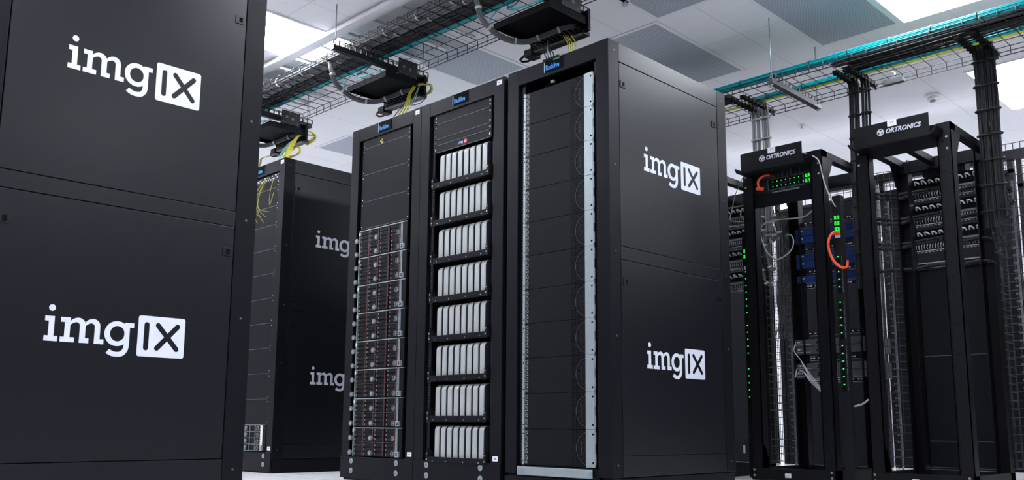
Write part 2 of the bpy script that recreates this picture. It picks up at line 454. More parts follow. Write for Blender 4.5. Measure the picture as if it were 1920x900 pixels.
# silver bracket across the foot of the right centre cabinet
t = thing('stabiliser_bracket', 'silver steel bar bolted across the foot of the cabinet with side logos', 'bracket', (-3.0, YF, .09))
obj('bar', M().box(-3.244, YF-.014, .092, -2.756, YF-.0065, .134), SIL, t, .002)
for x in (-3.222, -2.778):
    obj('bolt', M().cyl((x, YF-.014, .113), (x, YF-.0175, .113), .0155, 24).cyl((x, YF-.017, .113), (x, YF-.021, .113), .008, 6), SIL, t)

# ---- left centre rack: vent, blanks, eight servers
EQ = YF+.008
def blank(label, x0, x1, z0, z1, y=EQ, mt=BLK2, group='blank panels in the racks', name='blanking_panel', cat='panel'):
    t = thing(name, label, cat, ((x0+x1)/2, y, z0), group)
    obj('faceplate', M().box(x0, y, z0+.0012, x1, y+.008, z1-.0012), mt, t, .001)
    obj('lower_edge', M().box(x0+.02, y-.0012, z0+.0008, x1-.02, y+.004, z0+.0026), MID, t)
    m = M()
    for x in (x0+.012, x1-.012):
        for z in (z0+.018, z1-.018): m.cyl((x, y, z), (x, y-.002, z), .0035, 8)
    obj('screws', m, CHR, t)
    return t
rx0, rx1 = -4.672, -4.188
blank('narrow perforated vent panel at the top of the left centre rack', rx0, rx1, 2.093, 2.152, mt=VENT, name='vent_panel', group='perforated vent panels')
for i, (a, b) in enumerate(((1.917, 2.093), (1.738, 1.917), (1.562, 1.738))):
    blank('plain black blanking panel above the disk servers, %s of three from the top' % ('first', 'second', 'third')[i], rx0, rx1, a, b)

def server(z0, label):
    H = .1762; S = -4.667
    t = thing('disk_server', label, 'server', (S+.24, EQ, z0), 'disk servers stacked in the left centre rack')
    m = M().box(S+.006, EQ+.004, z0+.003, S+.422, EQ+.6, z0+H-.002)
    m.mt(1).box(S, EQ-.012, z0+H-.006, S+.476, EQ+.01, z0+H-.001)
    m.box(S-.002, EQ-.010, z0+.004, S+.005, EQ+.004, z0+H-.006)
    m.mt(2).box(S-.003, EQ-.011, z0+H-.030, S+.007, EQ-.004, z0+H-.010)
    obj('chassis', m, [DRV, SIL, LBL], t, .0006)
    m = M()
    m.box(S+.004, EQ-.006, z0+H/2-.001, S+.42, EQ+.005, z0+H/2+.001)
    m.box(S+.2055, EQ-.003, z0+.004, S+.2085, EQ+.005, z0+H-.006)
    obj('divider', m, GRYC, t)
    cols = [.0135, .1075, .215, .3226]; rd = [.094, .190, .2948, .402]
    for h in (0, 1):
        for r in range(3):
            za = z0+.006+h*H/2+r*.0268
            for c in cols:
                m = M().box(S+c-.004, EQ-.004, za, S+c+.076, EQ+.004, za+.0225)
                m.mt(1).box(S+c-.001, EQ-.0055, za+.007, S+c+.006, EQ-.003, za+.017)
                m.mt(2)
                for q in (.004, .0115, .018): m.box(S+c+.012, EQ-.0048, za+q, S+c+.070, EQ-.003, za+q+.001)
                obj('drive_bay', m, [DRV, DOT, EDG], t)
    for x in rd:
        m = M().box(S+x-.004, EQ-.004, z0+.006, S+x+.005, EQ+.003, z0+H-.007)
        for h in (0, 1):
            for r in range(3):
                za = z0+.006+h*H/2+r*.0268
                m.box(S+x-.005, EQ-.005, za+.001, S+x+.006, EQ+.003, za+.0255)
        obj('latch_strip', m, RED, t)
    for h in (0, 1):
        zk = z0+H*(.14+.5*h)
        for x in (S-.016, S+.187):
            m = M().cyl((x, EQ-.022, zk), (x, EQ-.016, zk), .0155, 18); m.cyl((x, EQ-.016, zk), (x, EQ, zk), .011, 14)
            m.mt(1).cyl((x, EQ-.0235, zk), (x, EQ-.0215, zk), .007, 10)
            obj('knob', m, [KNB, SIL], t)
        ring = [(S+.402+.0135*math.cos(a*PI/9), EQ-.018, zk+.0135*math.sin(a*PI/9)) for a in range(18)]
        obj('finger_ring', M().tube(ring, .0026, 6, True).cyl((S+.402, EQ-.016, zk), (S+.402, EQ, zk), .008, 10), KNB, t)
    m = M().box(S+.422, EQ-.012, z0+.006, S+.427, EQ, z0+H-.008).box(S+.4335, EQ-.012, z0+.04, S+.4385, EQ, z0+H-.008).box(S+.422, EQ-.012, z0+H-.02, S+.4385, EQ, z0+H-.008)
    m.mt(1)
    for z in (.052, .058, .066, .105, .112, .125): m.box(S+.4275, EQ-.009, z0+z, S+.4315, EQ-.004, z0+z+.0035)
    m.mt(2).box(S+.427, EQ-.006, z0+.006, S+.434, EQ, z0+H-.008)
    obj('side_bezel', m, [SIL, LYEL, INK], t)
    obj('rack_ear', M().box(S+.4395, EQ-.008, z0+.003, S+.478, EQ+.004, z0+H-.003), BLK, t, .0008)
    m = M().box(S+.430, EQ-.022, z0+.006, S+.460, EQ-.006, z0+.038)
    m.mt(1).box(S+.438, EQ-.0235, z0+.013, S+.452, EQ-.0215, z0+.031)
    m.mt(0).cyl((S+.445, EQ-.026, z0+.022), (S+.445, EQ-.022, z0+.022), .004, 8)
    obj('ear_latch', m, [SIL, INK], t, .001)
    return t
ORD = ['bottom', 'second from bottom', 'third from bottom', 'fourth from bottom', 'fifth from bottom', 'sixth from bottom', 'seventh from bottom', 'top']
s0 = server(.143, 'silver-edged disk server, bottom one in the left centre stack')
for i in range(1, 8):
    dup(s0, (0, 0, i*.1762), 'silver-edged disk server, %s in the left centre stack' % ORD[i])

# ---- middle centre rack: vents, blanks, 8 shelves x 8 small computers
qx0, qx1 = -3.962, -3.478
blank('perforated vent panel at the top of the middle centre rack', qx0, qx1, 2.092, 2.152, mt=VENT, name='vent_panel', group='perforated vent panels')
blank('plain black blanking panel just under the vent of the middle centre rack', qx0, qx1, 2.0, 2.091)
blank('thin black blanking panel just above the panel with the tiny colour logo', qx0, qx1, 1.962, 1.999)
p = blank('black blanking panel with a tiny coloured logo above the white computers', qx0, qx1, 1.918, 1.961)
text('logo_lettering', 'img', .022, XF(EQ), -3.742, 1.936, .0004, WHT, p, bold=.0006, sx=.9, label='tiny white lettering')
obj('logo_badge', M().box(-3.703, EQ-.0006, 1.929, -3.679, EQ, 1.954), PINK, p)
text('badge_lettering', 'IX', .018, XF(EQ-.0006), -3.7, 1.935, .0004, WHT, p, bold=.0005, sx=.9)
obj('logo_mark', M().box(-3.752, EQ-.0006, 1.934, -3.744, EQ, 1.947), LBLU, p)

def mini(x, z):
    t = thing('mini_computer', '', 'computer', (x+.018, EQ, z), 'white aluminium mini computers on edge in the middle centre rack')
    S = .197; r = .03; y0 = YF+.006; prof = []
    for cy, cz, a0 in ((y0+r, z+S-r, 90), (y0+r, z+r, 180), (y0+S-r, z+r, 270), (y0+S-r, z+S-r, 0)):
        for k in range(7):
            a = math.radians(a0+k*15); prof.append((cy+r*math.cos(a), cz+r*math.sin(a)))
    m = M().prism(prof, lambda u, v, d: (x+d, u, v), 0, .0355, True)
    o = obj('case', m, ALU, t, .002)
    o.data.polygons.foreach_set('use_smooth', [len(p.vertices) == 4 for p in o.data.polygons])
    cy, cz = y0+S/2, z+S/2
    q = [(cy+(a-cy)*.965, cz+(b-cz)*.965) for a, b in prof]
    obj('shaded_side', M().prism(q, lambda u, v, d: (x+d, u, v), .0352, .0372), DAL, t)  # dark plate paints the shaded aluminium side of the case
    obj('indicator_hole', M().cyl((x+.018, y0+.0002, z+.038), (x+.018, y0-.0006, z+.038), .0016, 8), INK, t)
    return t
OL = ['leftmost', 'second from left', 'third from left', 'fourth from left', 'fourth from right', 'third from right', 'second from right', 'rightmost']
OR = ['top', 'second', 'third', 'fourth', 'fifth', 'sixth', 'seventh', 'bottom']
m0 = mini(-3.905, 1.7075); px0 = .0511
zl = [1.7075-.2243*i for i in range(8)]
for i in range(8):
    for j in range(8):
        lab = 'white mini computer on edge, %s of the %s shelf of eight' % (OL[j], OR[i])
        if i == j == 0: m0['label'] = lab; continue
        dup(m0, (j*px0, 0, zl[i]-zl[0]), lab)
def shelf(z, label):
    t = thing('computer_shelf', label, 'shelf', (-3.72, EQ, z), 'black shelves of mini computers')
    obj('tray', M().box(-3.93, YF-.004, z-.004, -3.50, YF+.30, z), PLA, t)
    m = M().box(-3.935, YF-.012, z-.009, -3.488, YF-.003, z+.024)
    m.mt(1)
    for i in range(16): m.box(-3.90+i*.026, YF-.0128, z-.006, -3.885+i*.026, YF-.0115, z-.003)
    m.mt(2)
    for x in (-3.9, -3.79, -3.65, -3.53): m.cyl((x, YF-.012, z+.002), (x, YF-.014, z+.002), .0032, 8)
    obj('front_lip', m, [BLK, INK, CHR], t, .0008)
    for x in (-3.9475, -3.484):
        mm = M().prism([(YF-.011, z), (YF-.011, z+.075), (YF+.12, z+.0)], lambda u, v, d: (x+d, u, v), 0, .003)
        mm.box(x-.012, YF-.011, z-.009, x+.006, YF-.008, z+.05); mm.mt(1)
        for zz in (.0, .03): mm.cyl((x-.004, YF-.011, z+zz+.01), (x-.004, YF-.014, z+zz+.01), .0045, 8)
        obj('side_bracket', mm, [PLA, SIL], t)
    return t
sh = shelf(zl[0], 'black shelf holding the top row of white mini computers')
for i in range(1, 8): dup(sh, (0, 0, zl[i]-zl[0]), 'black shelf holding the %s row of white mini computers' % OR[i])

# ---- right centre rack: eleven 4U modules
def module(z0, label):
    H = .1774; y = YF+.004
    t = thing('storage_module', label, 'server', (-2.98, y, z0), 'black modules in the rack with side logos')
    obj('chassis', M().box(-3.205, y+.03, z0+.002, -2.80, y+.7, z0+H-.002), INK, t)
    obj('front_panel', M().box(-3.181, y, z0+.0012, -2.896, y+.03, z0+H-.0012), BLK2, t, .0008)
    m = M().box(-3.207, y, z0+.0012, -3.182, y+.03, z0+H-.0012); m.mt(1)
    rr = random.Random(3)
    for k in range(26):
        z = z0+.010+k*.0062
        if k % 4 != 3: m.box(-3.203, y-.0006, z, -3.1995+.001*rr.random(), y, z+.003)
        if k % 5 in (0, 1, 3): m.box(-3.1945, y-.0006, z, -3.191, y, z+.0035)
        if k % 5 in (3, 4): m.box(-3.189, y-.0006, z, -3.1865, y, z+.0045)
    obj('indicator_strip', m, [PLA, TIEW], t)
    # fan grille
    xa, xb = -2.894, -2.803
    m = M()
    for i in range(13): x = xa+i*(xb-xa)/12; m.box(x-.0006, y+.0005, z0+.002, x+.0006, y+.0025, z0+H-.002)
    for i in range(24): z = z0+.003+i*(H-.006)/23; m.box(xa, y+.0005, z-.0006, xb, y+.0025, z+.0006)
    obj('grille', m, EDG, t)
    cx, cz = -2.800, z0+H/2
    ring = [(cx-.078*math.cos(a), y+.014, cz+.078*math.sin(a)) for a in [(-80+i*160/20)*PI/180 for i in range(21)]]
    m = M().tube(ring, .0018, 5)
    m.mt(1)
    for k in range(7):
        a = (-70+k*24)*PI/180
        q = [(cx-.022*math.cos(a), cz+.022*math.sin(a)), (cx-.070*math.cos(a-.16), cz+.070*math.sin(a-.16)), (cx-.073*math.cos(a+.12), cz+.073*math.sin(a+.12)), (cx-.024*math.cos(a+.5), cz+.024*math.sin(a+.5))]
        m.prism(q, lambda u, v, d: (u, y+.020+d, v), 0, .002)
    m.mt(2)
    for k in range(9): m.cyl((cx-.046, y+.0165, cz-.030+k*.0075), (cx-.046, y+.0145, cz-.030+k*.0075), .0014, 6)
    obj('fan', m, [MID, PLA, LBL], t)
    m = M().box(-3.2225, y-.004, z0+.0012, -3.2085, y+.004, z0+H-.0012); m.mt(1)
    for z in (.022, H-.022): m.cyl((-3.215, y-.0045, z0+z), (-3.215, y-.0035, z0+z), .0042, 8)
    obj('rack_ear', m, [SIL, INK], t, .0006)
    m = M().box(-2.8015, y-.006, z0+.0008, -2.7475, y+.004, z0+H-.0008); m.box(-2.7475, y-.003, z0+.012, -2.7435, y+.002, z0+.065).box(-2.7475, y-.003, z0+.11, -2.7435, y+.002, z0+.165)
    m.mt(1)
    for z in (.022, H-.022): m.cyl((-2.758, y-.0068, z0+z), (-2.758, y-.0055, z0+z), .0055, 10)
    obj('rack_ear', m, [SIL, INK], t, .0006)
    return t
mo = module(.1415, 'black module with silver ears and side fan, bottom one of eleven')
MO = ['', 'second from bottom', 'third from bottom', 'fourth from bottom', 'fifth from bottom', 'middle one', 'fifth from top', 'fourth from top', 'third from top', 'second from top', 'topmost']
for i in range(1, 11): dup(mo, (0, 0, i*.1774), 'black module with silver ears and side fan, %s of eleven' % MO[i])
c = M().tube(bez([(-3.25, YF+.05, 2.10), (-3.21, YF+.05, 2.07), (-3.17, YF+.06, 2.10), (-3.10, YF+.06, 2.13), (-3.06, YF+.06, 2.15)]), .0025)
c.mt(1).box(-3.075, YF+.05, 2.135, -3.055, YF+.065, 2.147)
tag(obj('loose_cable', c, [CBK, LBL]), 'thin black cable with a white tab in the dark gap above the topmost black module', 'cable')

# ---- cabinet standing apart: vents, blanks, one small chassis at the foot
ax0, ax1 = -6.205, -5.69
for i, (a, b) in enumerate(((2.035, 2.10), (1.90, 2.034), (1.76, 1.899))):
    blank('perforated black vent panel behind the yellow cables, %s of three' % ('top', 'middle', 'bottom')[i], ax0, ax1, a, b, mt=VENT, name='vent_panel', group='perforated vent panels')
for i in range(8):
    blank('plain black blanking panel in the cabinet standing apart, %s' % (ORD[i] if i not in (0, 7) else ('lowest, above the small chassis', 'highest, below the vents')[i//7]), ax0, ax1, .328+i*.179, .328+(i+1)*.179)
t = thing('node_chassis', 'small silver-framed chassis with four rows at the foot of the cabinet standing apart', 'server', (-5.95, EQ, .146))
m = M().box(-6.20, EQ, .147, -5.745, EQ+.5, .327); obj('chassis', m, DRV, t)
m = M()
for x in (-6.2, -6.08, -5.998, -5.92, -5.845, -5.768): m.box(x, EQ-.006, .147, x+.003, EQ+.002, .327)
for k in range(5): z = .147+k*.0445; m.box(-6.2, EQ-.006, z, -5.765, EQ+.002, z+.003)
obj('frame', m, SIL, t)
for k in range(4):
    z = .147+.0445*(k+.5)
    obj('knob', M().cyl((-5.965, EQ-.02, z), (-5.965, EQ, z), .0165, 18), KNB, t)
    ring = [(-5.795+.013*math.cos(a*PI/9), EQ-.014, z+.013*math.sin(a*PI/9)) for a in range(18)]
    obj('finger_ring', M().tube(ring, .003, 6, True), KNB, t)
m = M().box(-5.765, EQ-.01, .15, -5.735, EQ, .325); m.mt(1)
for k in range(8): m.box(-5.762, EQ-.012, .17+k*.019, -5.755, EQ-.009, .178+k*.019)
obj('rack_ear', m, [LBL, LYEL], t)
obj('ear_latch', M().box(-5.752, EQ-.02, .15, -5.72, EQ-.008, .185), SIL, t, .001)
obj('handle_bezel', M().box(-5.733, EQ-.008, .15, -5.695, EQ+.002, .325), BLK, t, .001)
t = thing('fibre_patch_bay', 'white-ported fibre patch panel at the top of the cabinet standing apart', 'patch panel', (-5.95, EQ+.02, 2.10))
m = M().box(ax0, EQ+.01, 2.102, ax1, EQ+.02, 2.152); m.mt(1)
rr = random.Random(5)
for k in range(34): x = -6.17+k*.0135; z = 2.108+.03*rr.random(); m.box(x, EQ+.005, z, x+.008, EQ+.011, z+.008)
obj('port_plate', m, [PLA, LBL], t)
for k, (xa, xm, xb, zb) in enumerate(((-5.90, -5.99, -5.95, 1.80), (-5.89, -5.98, -5.90, 1.84), (-5.87, -5.93, -5.86, 1.79), (-5.86, -5.90, -5.78, 1.86), (-5.76, -5.75, -5.74, 2.0), (-5.88, -5.91, -5.83, 1.83))):
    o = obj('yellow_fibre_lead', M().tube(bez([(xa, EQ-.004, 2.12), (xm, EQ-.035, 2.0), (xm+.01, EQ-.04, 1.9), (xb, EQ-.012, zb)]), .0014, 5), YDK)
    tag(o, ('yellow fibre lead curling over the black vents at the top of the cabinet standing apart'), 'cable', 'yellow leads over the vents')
tag(obj('yellow_fibre_lead', M().tube(bez([(-4.46, EQ-.004, 2.125), (-4.48, EQ-.008, 2.11), (-4.45, EQ-.01, 2.10), (-4.47, EQ-.008, 2.095)]), .003, 5), LYEL), 'short yellow lead behind the vent of the left centre rack', 'cable')

# ------------------------------------------------------------------ wire trays
def wire_tray(label, x0, x1, y0, y1, z, drop=.055, pitch=.1, longs=5, off=0.):
    m = M(); r = .0028
    for i in range(longs+1):
        y = y0+.015+(y1-y0-.03)*i/longs
        m.tube([(x0, y, z-.004), (x1, y, z-.004)], r, 5)
    for y in (y0, y1):
        for dz in (drop*.55, drop): m.tube([(x0, y, z-dz), (x1, y, z-dz)], r*1.15, 5)
    n = int((x1-x0)/pitch)
    for i in range(n+1):
        x = x0+off+i*pitch
        m.tube([(x, y0, z-drop), (x, y0, z-.008), (x, y0+.008, z), (x, y1-.012, z), (x, y1-.003, z-.003), (x, y1, z-.012), (x, y1, z-drop)], r, 5)
    return tag(obj('wire_cable_tray', m, TRAY), label, 'cable tray', 'black wire mesh trays under the ceiling')
ZT1, ZT2 = 2.866, 2.705
wire_tray('black wire mesh tray at upper left, over the black cabinets', -9.0, .8, 3.30, 3.90, ZT1, off=.025)
wire_tray('black wire mesh tray at upper right, over the open-frame racks', -7.0, .6, 5.42, 6.0, ZT2, pitch=.0955, off=.01)

def bundle(name, label, paths, r, mt, tie_at=(), tiemat=None, tie_r=.01, cat='cable bundle', group=None, n=6):
    m = M()
    for p in paths: m.tube(p, r, n)
    t = thing(name, label, cat, tuple(paths[0][0]), group)
    obj('cables', m, mt, t)
    for p0, p1, w_ in tie_at:
        obj('cable_tie', M().tube([p0, p1], w_, 12), tiemat or CBK, t)
    return t
def long_bundle(name, label, x0, x1, yc, zc, cols, rows, r, mt, tie_step, tiemat, seed=1, wob=.004, group=None, tshift=0.):
    rr = random.Random(seed); paths = []
    for a in range(cols):
        for b in range(rows):
            y = yc+(a-(cols-1)/2)*r*2.0+rr.uniform(-.002, .002); z = zc+(b+.5)*r*1.9
            pts = []
            k = int((x1-x0)/.35); ph = rr.random()*6
            for i in range(k+1):
                x = x0+(x1-x0)*i/k
                pts.append((x, y+wob*math.sin(ph+i*1.1), z+wob*.4*math.cos(ph*2+i*1.7)))
            paths.append(pts)
    t = thing(name, label, 'cable bundle', (x0, yc, zc), group)
    m = M()
    for p in paths: m.tube(p, r, 6)
    obj('cables', m, mt, t)
    x = x0+tie_step*.5+tshift; hw = cols*r+.004; hh = rows*r*1.9+.003
    while x < x1:
        mm = M(); q = []
        for k in range(12):
            a = k*PI/6; q.append((x, yc+hw*(math.cos(a)*(1 if abs(math.cos(a)) < .5 else 1)), zc+hh/2+hh*.62*math.sin(a)))
        mm.tube(q, .0035 if tiemat is CBK else .006, 6, True)
        obj('cable_tie', mm, tiemat, t)
        x += tie_step
    return t
z1 = ZT1+.003
for k, yc in enumerate((3.42, 3.475)):
    long_bundle('cable_bundle', ('grey cable bundle on the left tray, nearest its front edge', 'grey cable bundle on the left tray, second from its front edge')[k], -9, .8, yc, z1, 4, 4, .0058, CGR, .33, TIEW, seed=k, group='cables lying on the left tray', tshift=.05*k)
for k, yc in enumerate((3.545, 3.60)):
    long_bundle('cable_bundle', ('black cable bundle on the left tray, beside the grey ones', 'black cable bundle on the left tray, beside the aqua cables')[k], -9, .8, yc, z1, 5, 4, .0058, CBK, .3, CBK, seed=10+k, group='cables lying on the left tray')
long_bundle('cable_bundle', 'aqua fibre cable bundle running along the left tray', -9, .8, 3.652, z1, 4, 2, .0045, TEAL, .24, CBK, seed=20, wob=.003, group='cables lying on the left tray')
z2 = ZT2+.003
long_bundle('cable_bundle', 'aqua fibre cable bundle along the front edge of the right tray', -7, .6, 5.475, z2, 4, 4, .005, TEAL, .26, CBK, seed=30, wob=.003, group='cables lying on the right tray', tshift=.1)
long_bundle('cable_bundle', 'aqua fibre cable bundle along the middle of the right tray', -3.25, .6, 5.80, z2, 4, 3, .005, TEAL, .28, CBK, seed=31, wob=.003, group='cables lying on the right tray')
long_bundle('cable_bundle', 'thin yellow cable bundle beside the middle aqua bundle on the right tray', -7, .6, 5.838, z2-.002, 3, 1, .005, YEL, .5, CBK, seed=32, wob=.002, group='cables lying on the right tray')
for k, yc in enumerate((5.57, 5.66, 5.73)):
    long_bundle('cable_bundle', ('black cable bundle on the right tray, nearest the front aqua bundle', 'black cable bundle on the right tray, middle one of the wide black run', 'black cable bundle on the right tray, nearest the yellow bundle')[k], (-2.50, -2.44, -2.50)[k], .6, yc, z2, (5, 4, 4)[k], 3, .0062, CBK, .45, CBK, seed=40+k, wob=.012, group='cables lying on the right tray')
long_bundle('cable_bundle', 'charcoal cable bundle on the right tray just behind the cabinet top corner', -7, -3.30, 5.66, z2, 12, 2, .0062, CDG, .35, CBK, seed=50, wob=.006, group='cables lying on the right tray')
long_bundle('cable_bundle', 'black cable bundle on the right tray joining at the far-right drop', -1.72, .6, 5.62, z2+.04, 9, 3, .0062, CBK, .4, CBK, seed=51, wob=.008, group='cables lying on the right tray')

# trapeze hangers
def rod(x, y, z0, label):
    m = M().cyl((x, y, z0), (x, y, HC), .0042, 8); m.cyl((x, y, z0+.03), (x, y, z0+.042), .010, 6)
    return tag(obj('hanger_rod', m, ROD), label, 'rod', 'threaded rods hanging the trays')
rod(-4.82, 3.215, 2.76, 'threaded rod dropping beside the bright light at upper left, front end of the hanger')
rod(-4.82, 3.965, 2.76, 'threaded rod at the back end of the left tray hanger')
rod(-6.31, 3.965, 2.76, 'threaded rod above the leftmost hanging patch shelf')
rod(-2.846, 5.374, 2.635, 'threaded rod at the front end of the right tray hanger')
rod(-2.843, 6.044, 2.63, 'threaded rod at the back end of the right tray hanger')
def strut(label, x, y0, y1, z0, z1, mt):
    t = thing('strut_hanger', label, 'hanger', (x, (y0+y1)/2, z0), 'slotted hangers under the trays')
    m = M().box(x-.02, y0, z0, x+.02, y1, z0+.035)
    obj('channel', m, mt, t, .001)
    m = M(); n = int((y1-y0)/.045)
    m.box(x+.016, y0, z1-.006, x+.02, y1, z1); 
    for i in range(n+1):
        y = y0+(y1-y0)*i/n; m.box(x+.016, y-.005, z0+.035, x+.02, y+.005, z1-.005)
    obj('slotted_flange', m, mt, t)
    obj('nut', M().cyl((x, y0+.02, z0-.012), (x, y0+.02, z0), .011, 6).cyl((x, y1-.02, z0-.012), (x, y1-.02, z0), .011, 6), SIL, t)
    return t
strut('black slotted hanger crossing under the left tray', -4.82, 3.19, 4.0, 2.775, 2.845, TRAY)
strut('grey slotted hanger crossing under the right tray', -2.846, 5.355, 6.07, 2.625, 2.695, STRUT)
for x, lab in ((-3.325, 'black slotted hanger under the left tray at the top edge'), (-6.31, 'black slotted hanger under the left tray, mostly behind the nearest cabinet')):
    strut(lab, x, 3.19, 4.0, 2.775, 2.845, TRAY)

# hanging patch shelves
def patch_unit(dx, label):
    t = thing('patch_shelf', label, 'patch panel', (-3.44+dx, 3.75, 2.62), 'patch shelves hanging under the left tray')
    x0, x1 = -3.665+dx, -3.215+dx
    m = M().box(x0, 3.55, 2.700, x1, 3.90, 2.704)          # deck
    m.box(x0, 3.55, 2.664, x1, 3.554, 2.704)                # rear lip
    m.box(x1-.004, 3.55, 2.664, x1, 3.90, 2.712).box(x0, 3.55, 2.672, x0+.004, 3.90, 2.704)
    m.mt(1)
    for k in range(5): m.box(x0+.07+k*.07, 3.5490, 2.675, x0+.078+k*.07, 3.551, 2.692)
    for k in range(7): m.box(x1-.001, 3.62+k*.03, 2.680, x1+.0006, 3.628+k*.03, 2.695)
    obj('tray', m, [TRB, INK], t, .001)
    m = M().box(x0-.02, 3.893, 2.628, x1+.012, 3.898, 2.765).box(x1-.035, 3.835, 2.634, x1-.032, 3.893, 2.762).box(x1+.008, 3.875, 2.628, x1+.012, 3.898, 2.765)
    obj('front_plate', m, BLK, t, .001)
    m = M().box(x1-.012, 3.665, 2.722, x1-.008, 3.83, 2.832).box(x1-.06, 3.665, 2.722, x1-.012, 3.82, 2.728); m.mt(1)
    for y, z, r in ((3.71, 2.782, .012), (3.765, 2.772, .012)): m.cyl((x1-.008, y, z), (x1-.007, y, z), r, 16)
    for y, z in ((3.68, 2.812), (3.735, 2.815), (3.80, 2.808), (3.68, 2.74), (3.81, 2.74)): m.cyl((x1-.008, y, z), (x1-.007, y, z), .004, 8)
    obj('hanger_plate', m, [TRAY, MID], t)
    m = M().box(x0-.03, 3.87, 2.615, x1-.02, 3.93, 2.64)
    m.mt(1).box(x0+.03, 3.866, 2.612, x1-.03, 3.885, 2.622); m.mt(2)
    for k in range(24): m.box(x0+.035+k*.016, 3.87, 2.622, x0+.045+k*.016, 3.885, 2.642)
    obj('port_strip', m, [PLA, GREY, CGR], t, .001)
    ring = [(x0-.035, 3.88, 2.63), (x0-.08, 3.885, 2.62), (x0-.115, 3.90, 2.618), (x0-.125, 3.93, 2.615), (x0-.10, 3.955, 2.62), (x0-.03, 3.945, 2.625)]
    obj('cable_ring', M().tube(ring, .008, 6), PLA, t)
    obj('end_block', M().box(x0-.045, 3.86, 2.60, x0+.02, 3.945, 2.645), PLA, t, .003)
    return t
def unit_cables(dx, tag_, yell=True):
    x0, x1 = -3.665+dx, -3.215+dx
    ctr = bez([(x0-.03, 3.42, 2.86), (x0+.0, 3.42, 2.78), (x0+.0, 3.46, 2.70), (x0+.02, 3.60, 2.63), (x0+.10, 3.72, 2.615), (x0+.20, 3.80, 2.655), (x0+.30, 3.86, 2.69), (x0+.36, 3.875, 2.685)], 5)
    offs = [(.013*math.cos(a), .013*math.sin(a)) for a in [i*PI/4 for i in range(8)]]+[(0, 0)]
    paths = [[(p[0]+a*.6, p[1]+a*.6, p[2]+b) for p in ctr] for a, b in offs]
    ties = []
    for i in (6, 12, 18, 23, 28):
        d = (ctr[i+1]-ctr[i-1]).normalized()*.007; ties.append((tuple(ctr[i]-d), tuple(ctr[i]+d), .021))
    t = bundle('cable_bundle', 'grey cable bundle looping down into ' + tag_, paths, .0058, CGR, ties, TIEW, group='grey bundles looping into the hanging shelves')
    m = M()
    for k in range(11):
        xp = x0+.05+k*.034
        m.tube(bez([tuple(ctr[24+k//2]), (xp-.02, 3.84, 2.668), (xp+.004, 3.872, 2.650), (xp+.006, 3.876, 2.634)], 4), .0025, 5)
    obj('fan_out', m, CGR, t)
    m = M()
    for k in range(3):
        m.tube(bez([(x0+.12, 3.66+.004*k, 2.87), (x0+.13, 3.60, 2.80), (x0+.12, 3.545, 2.765-.004*k), (x0+.18, 3.535, 2.725+.004*k), (x0+.30, 3.54, 2.722), (x1-.05, 3.547, 2.718+.003*k)], 5), .0035, 5)
    m.tube(bez([(x0+.11, 3.65, 2.87), (x0+.08, 3.56, 2.80), (x0+.0, 3.535, 2.74), (x0-.02, 3.54, 2.70)], 5), .0035, 5)
    tag(obj('fibre_cable', m, TEAL), 'aqua fibre cables dropping from the tray onto ' + tag_, 'cable', 'aqua drops onto the hanging shelves')
patch_unit(0, 'black hanging patch shelf at the top centre, largest of the three')
unit_cables(0, 'the largest hanging shelf')
patch_unit(-1.49, 'black hanging patch shelf above the left centre rack, middle of the three')
unit_cables(-1.49, 'the middle hanging shelf')
patch_unit(-2.985, 'black hanging patch shelf beside the nearest cabinet, leftmost of the three')
unit_cables(-2.985, 'the leftmost hanging shelf')

def leads(label, mt, sets, r=.0028, group='loose patch leads between shelves and racks'):
    m = M()
    for s in sets: m.tube(bez(s, 6), r, 5)
    return tag(obj('patch_leads', m, mt), label, 'cable', group)
def u(dx, x, y, z): return (dx+x, y, z)
# middle shelf leads into the left centre rack
P = aimed
rq = random.Random(12)
def jit(v): return rq.uniform(-v, v)
sets = []
for k in range(9):
    e = jit(4)
    sets.append([P(796+jit(2), 178+jit(2), 3.95), P(806+jit(3), 174+jit(3), 3.98), P(809+jit(2), 164+jit(3), 3.97), P(802+jit(3), 158+jit(2), 3.92), P(786+jit(2), 159+jit(2), 3.84), P(776+e, 163+jit(2), 3.82), P(768+e, 178+jit(2), 3.80), P(764+e*1.6, 194, 3.78), P(756+e*3, 212, 3.74), P(748+e*4, 228, 3.70)])
leads('yellow patch leads looping off the middle hanging shelf into the left centre rack', YEL, sets, .0024)
leads('black patch lead curving below the middle hanging shelf', CBK, [[P(792, 160, 3.95), P(799, 172, 3.95), P(798, 184, 3.93), P(788, 193, 3.9), P(774, 197, 3.88), P(762, 195, 3.86)], [P(757, 198, 3.8), P(747, 208, 3.78), P(738, 220, 3.72)]], .003)
leads('mint patch leads among the yellow ones at the middle hanging shelf', MINT, [[P(786+k, 160, 3.84), P(781+k*2, 172, 3.83), P(773+k*4, 190, 3.82), P(764+k*3, 205, 3.78), P(756+k*2, 218, 3.72)] for k in range(2)], .0022)
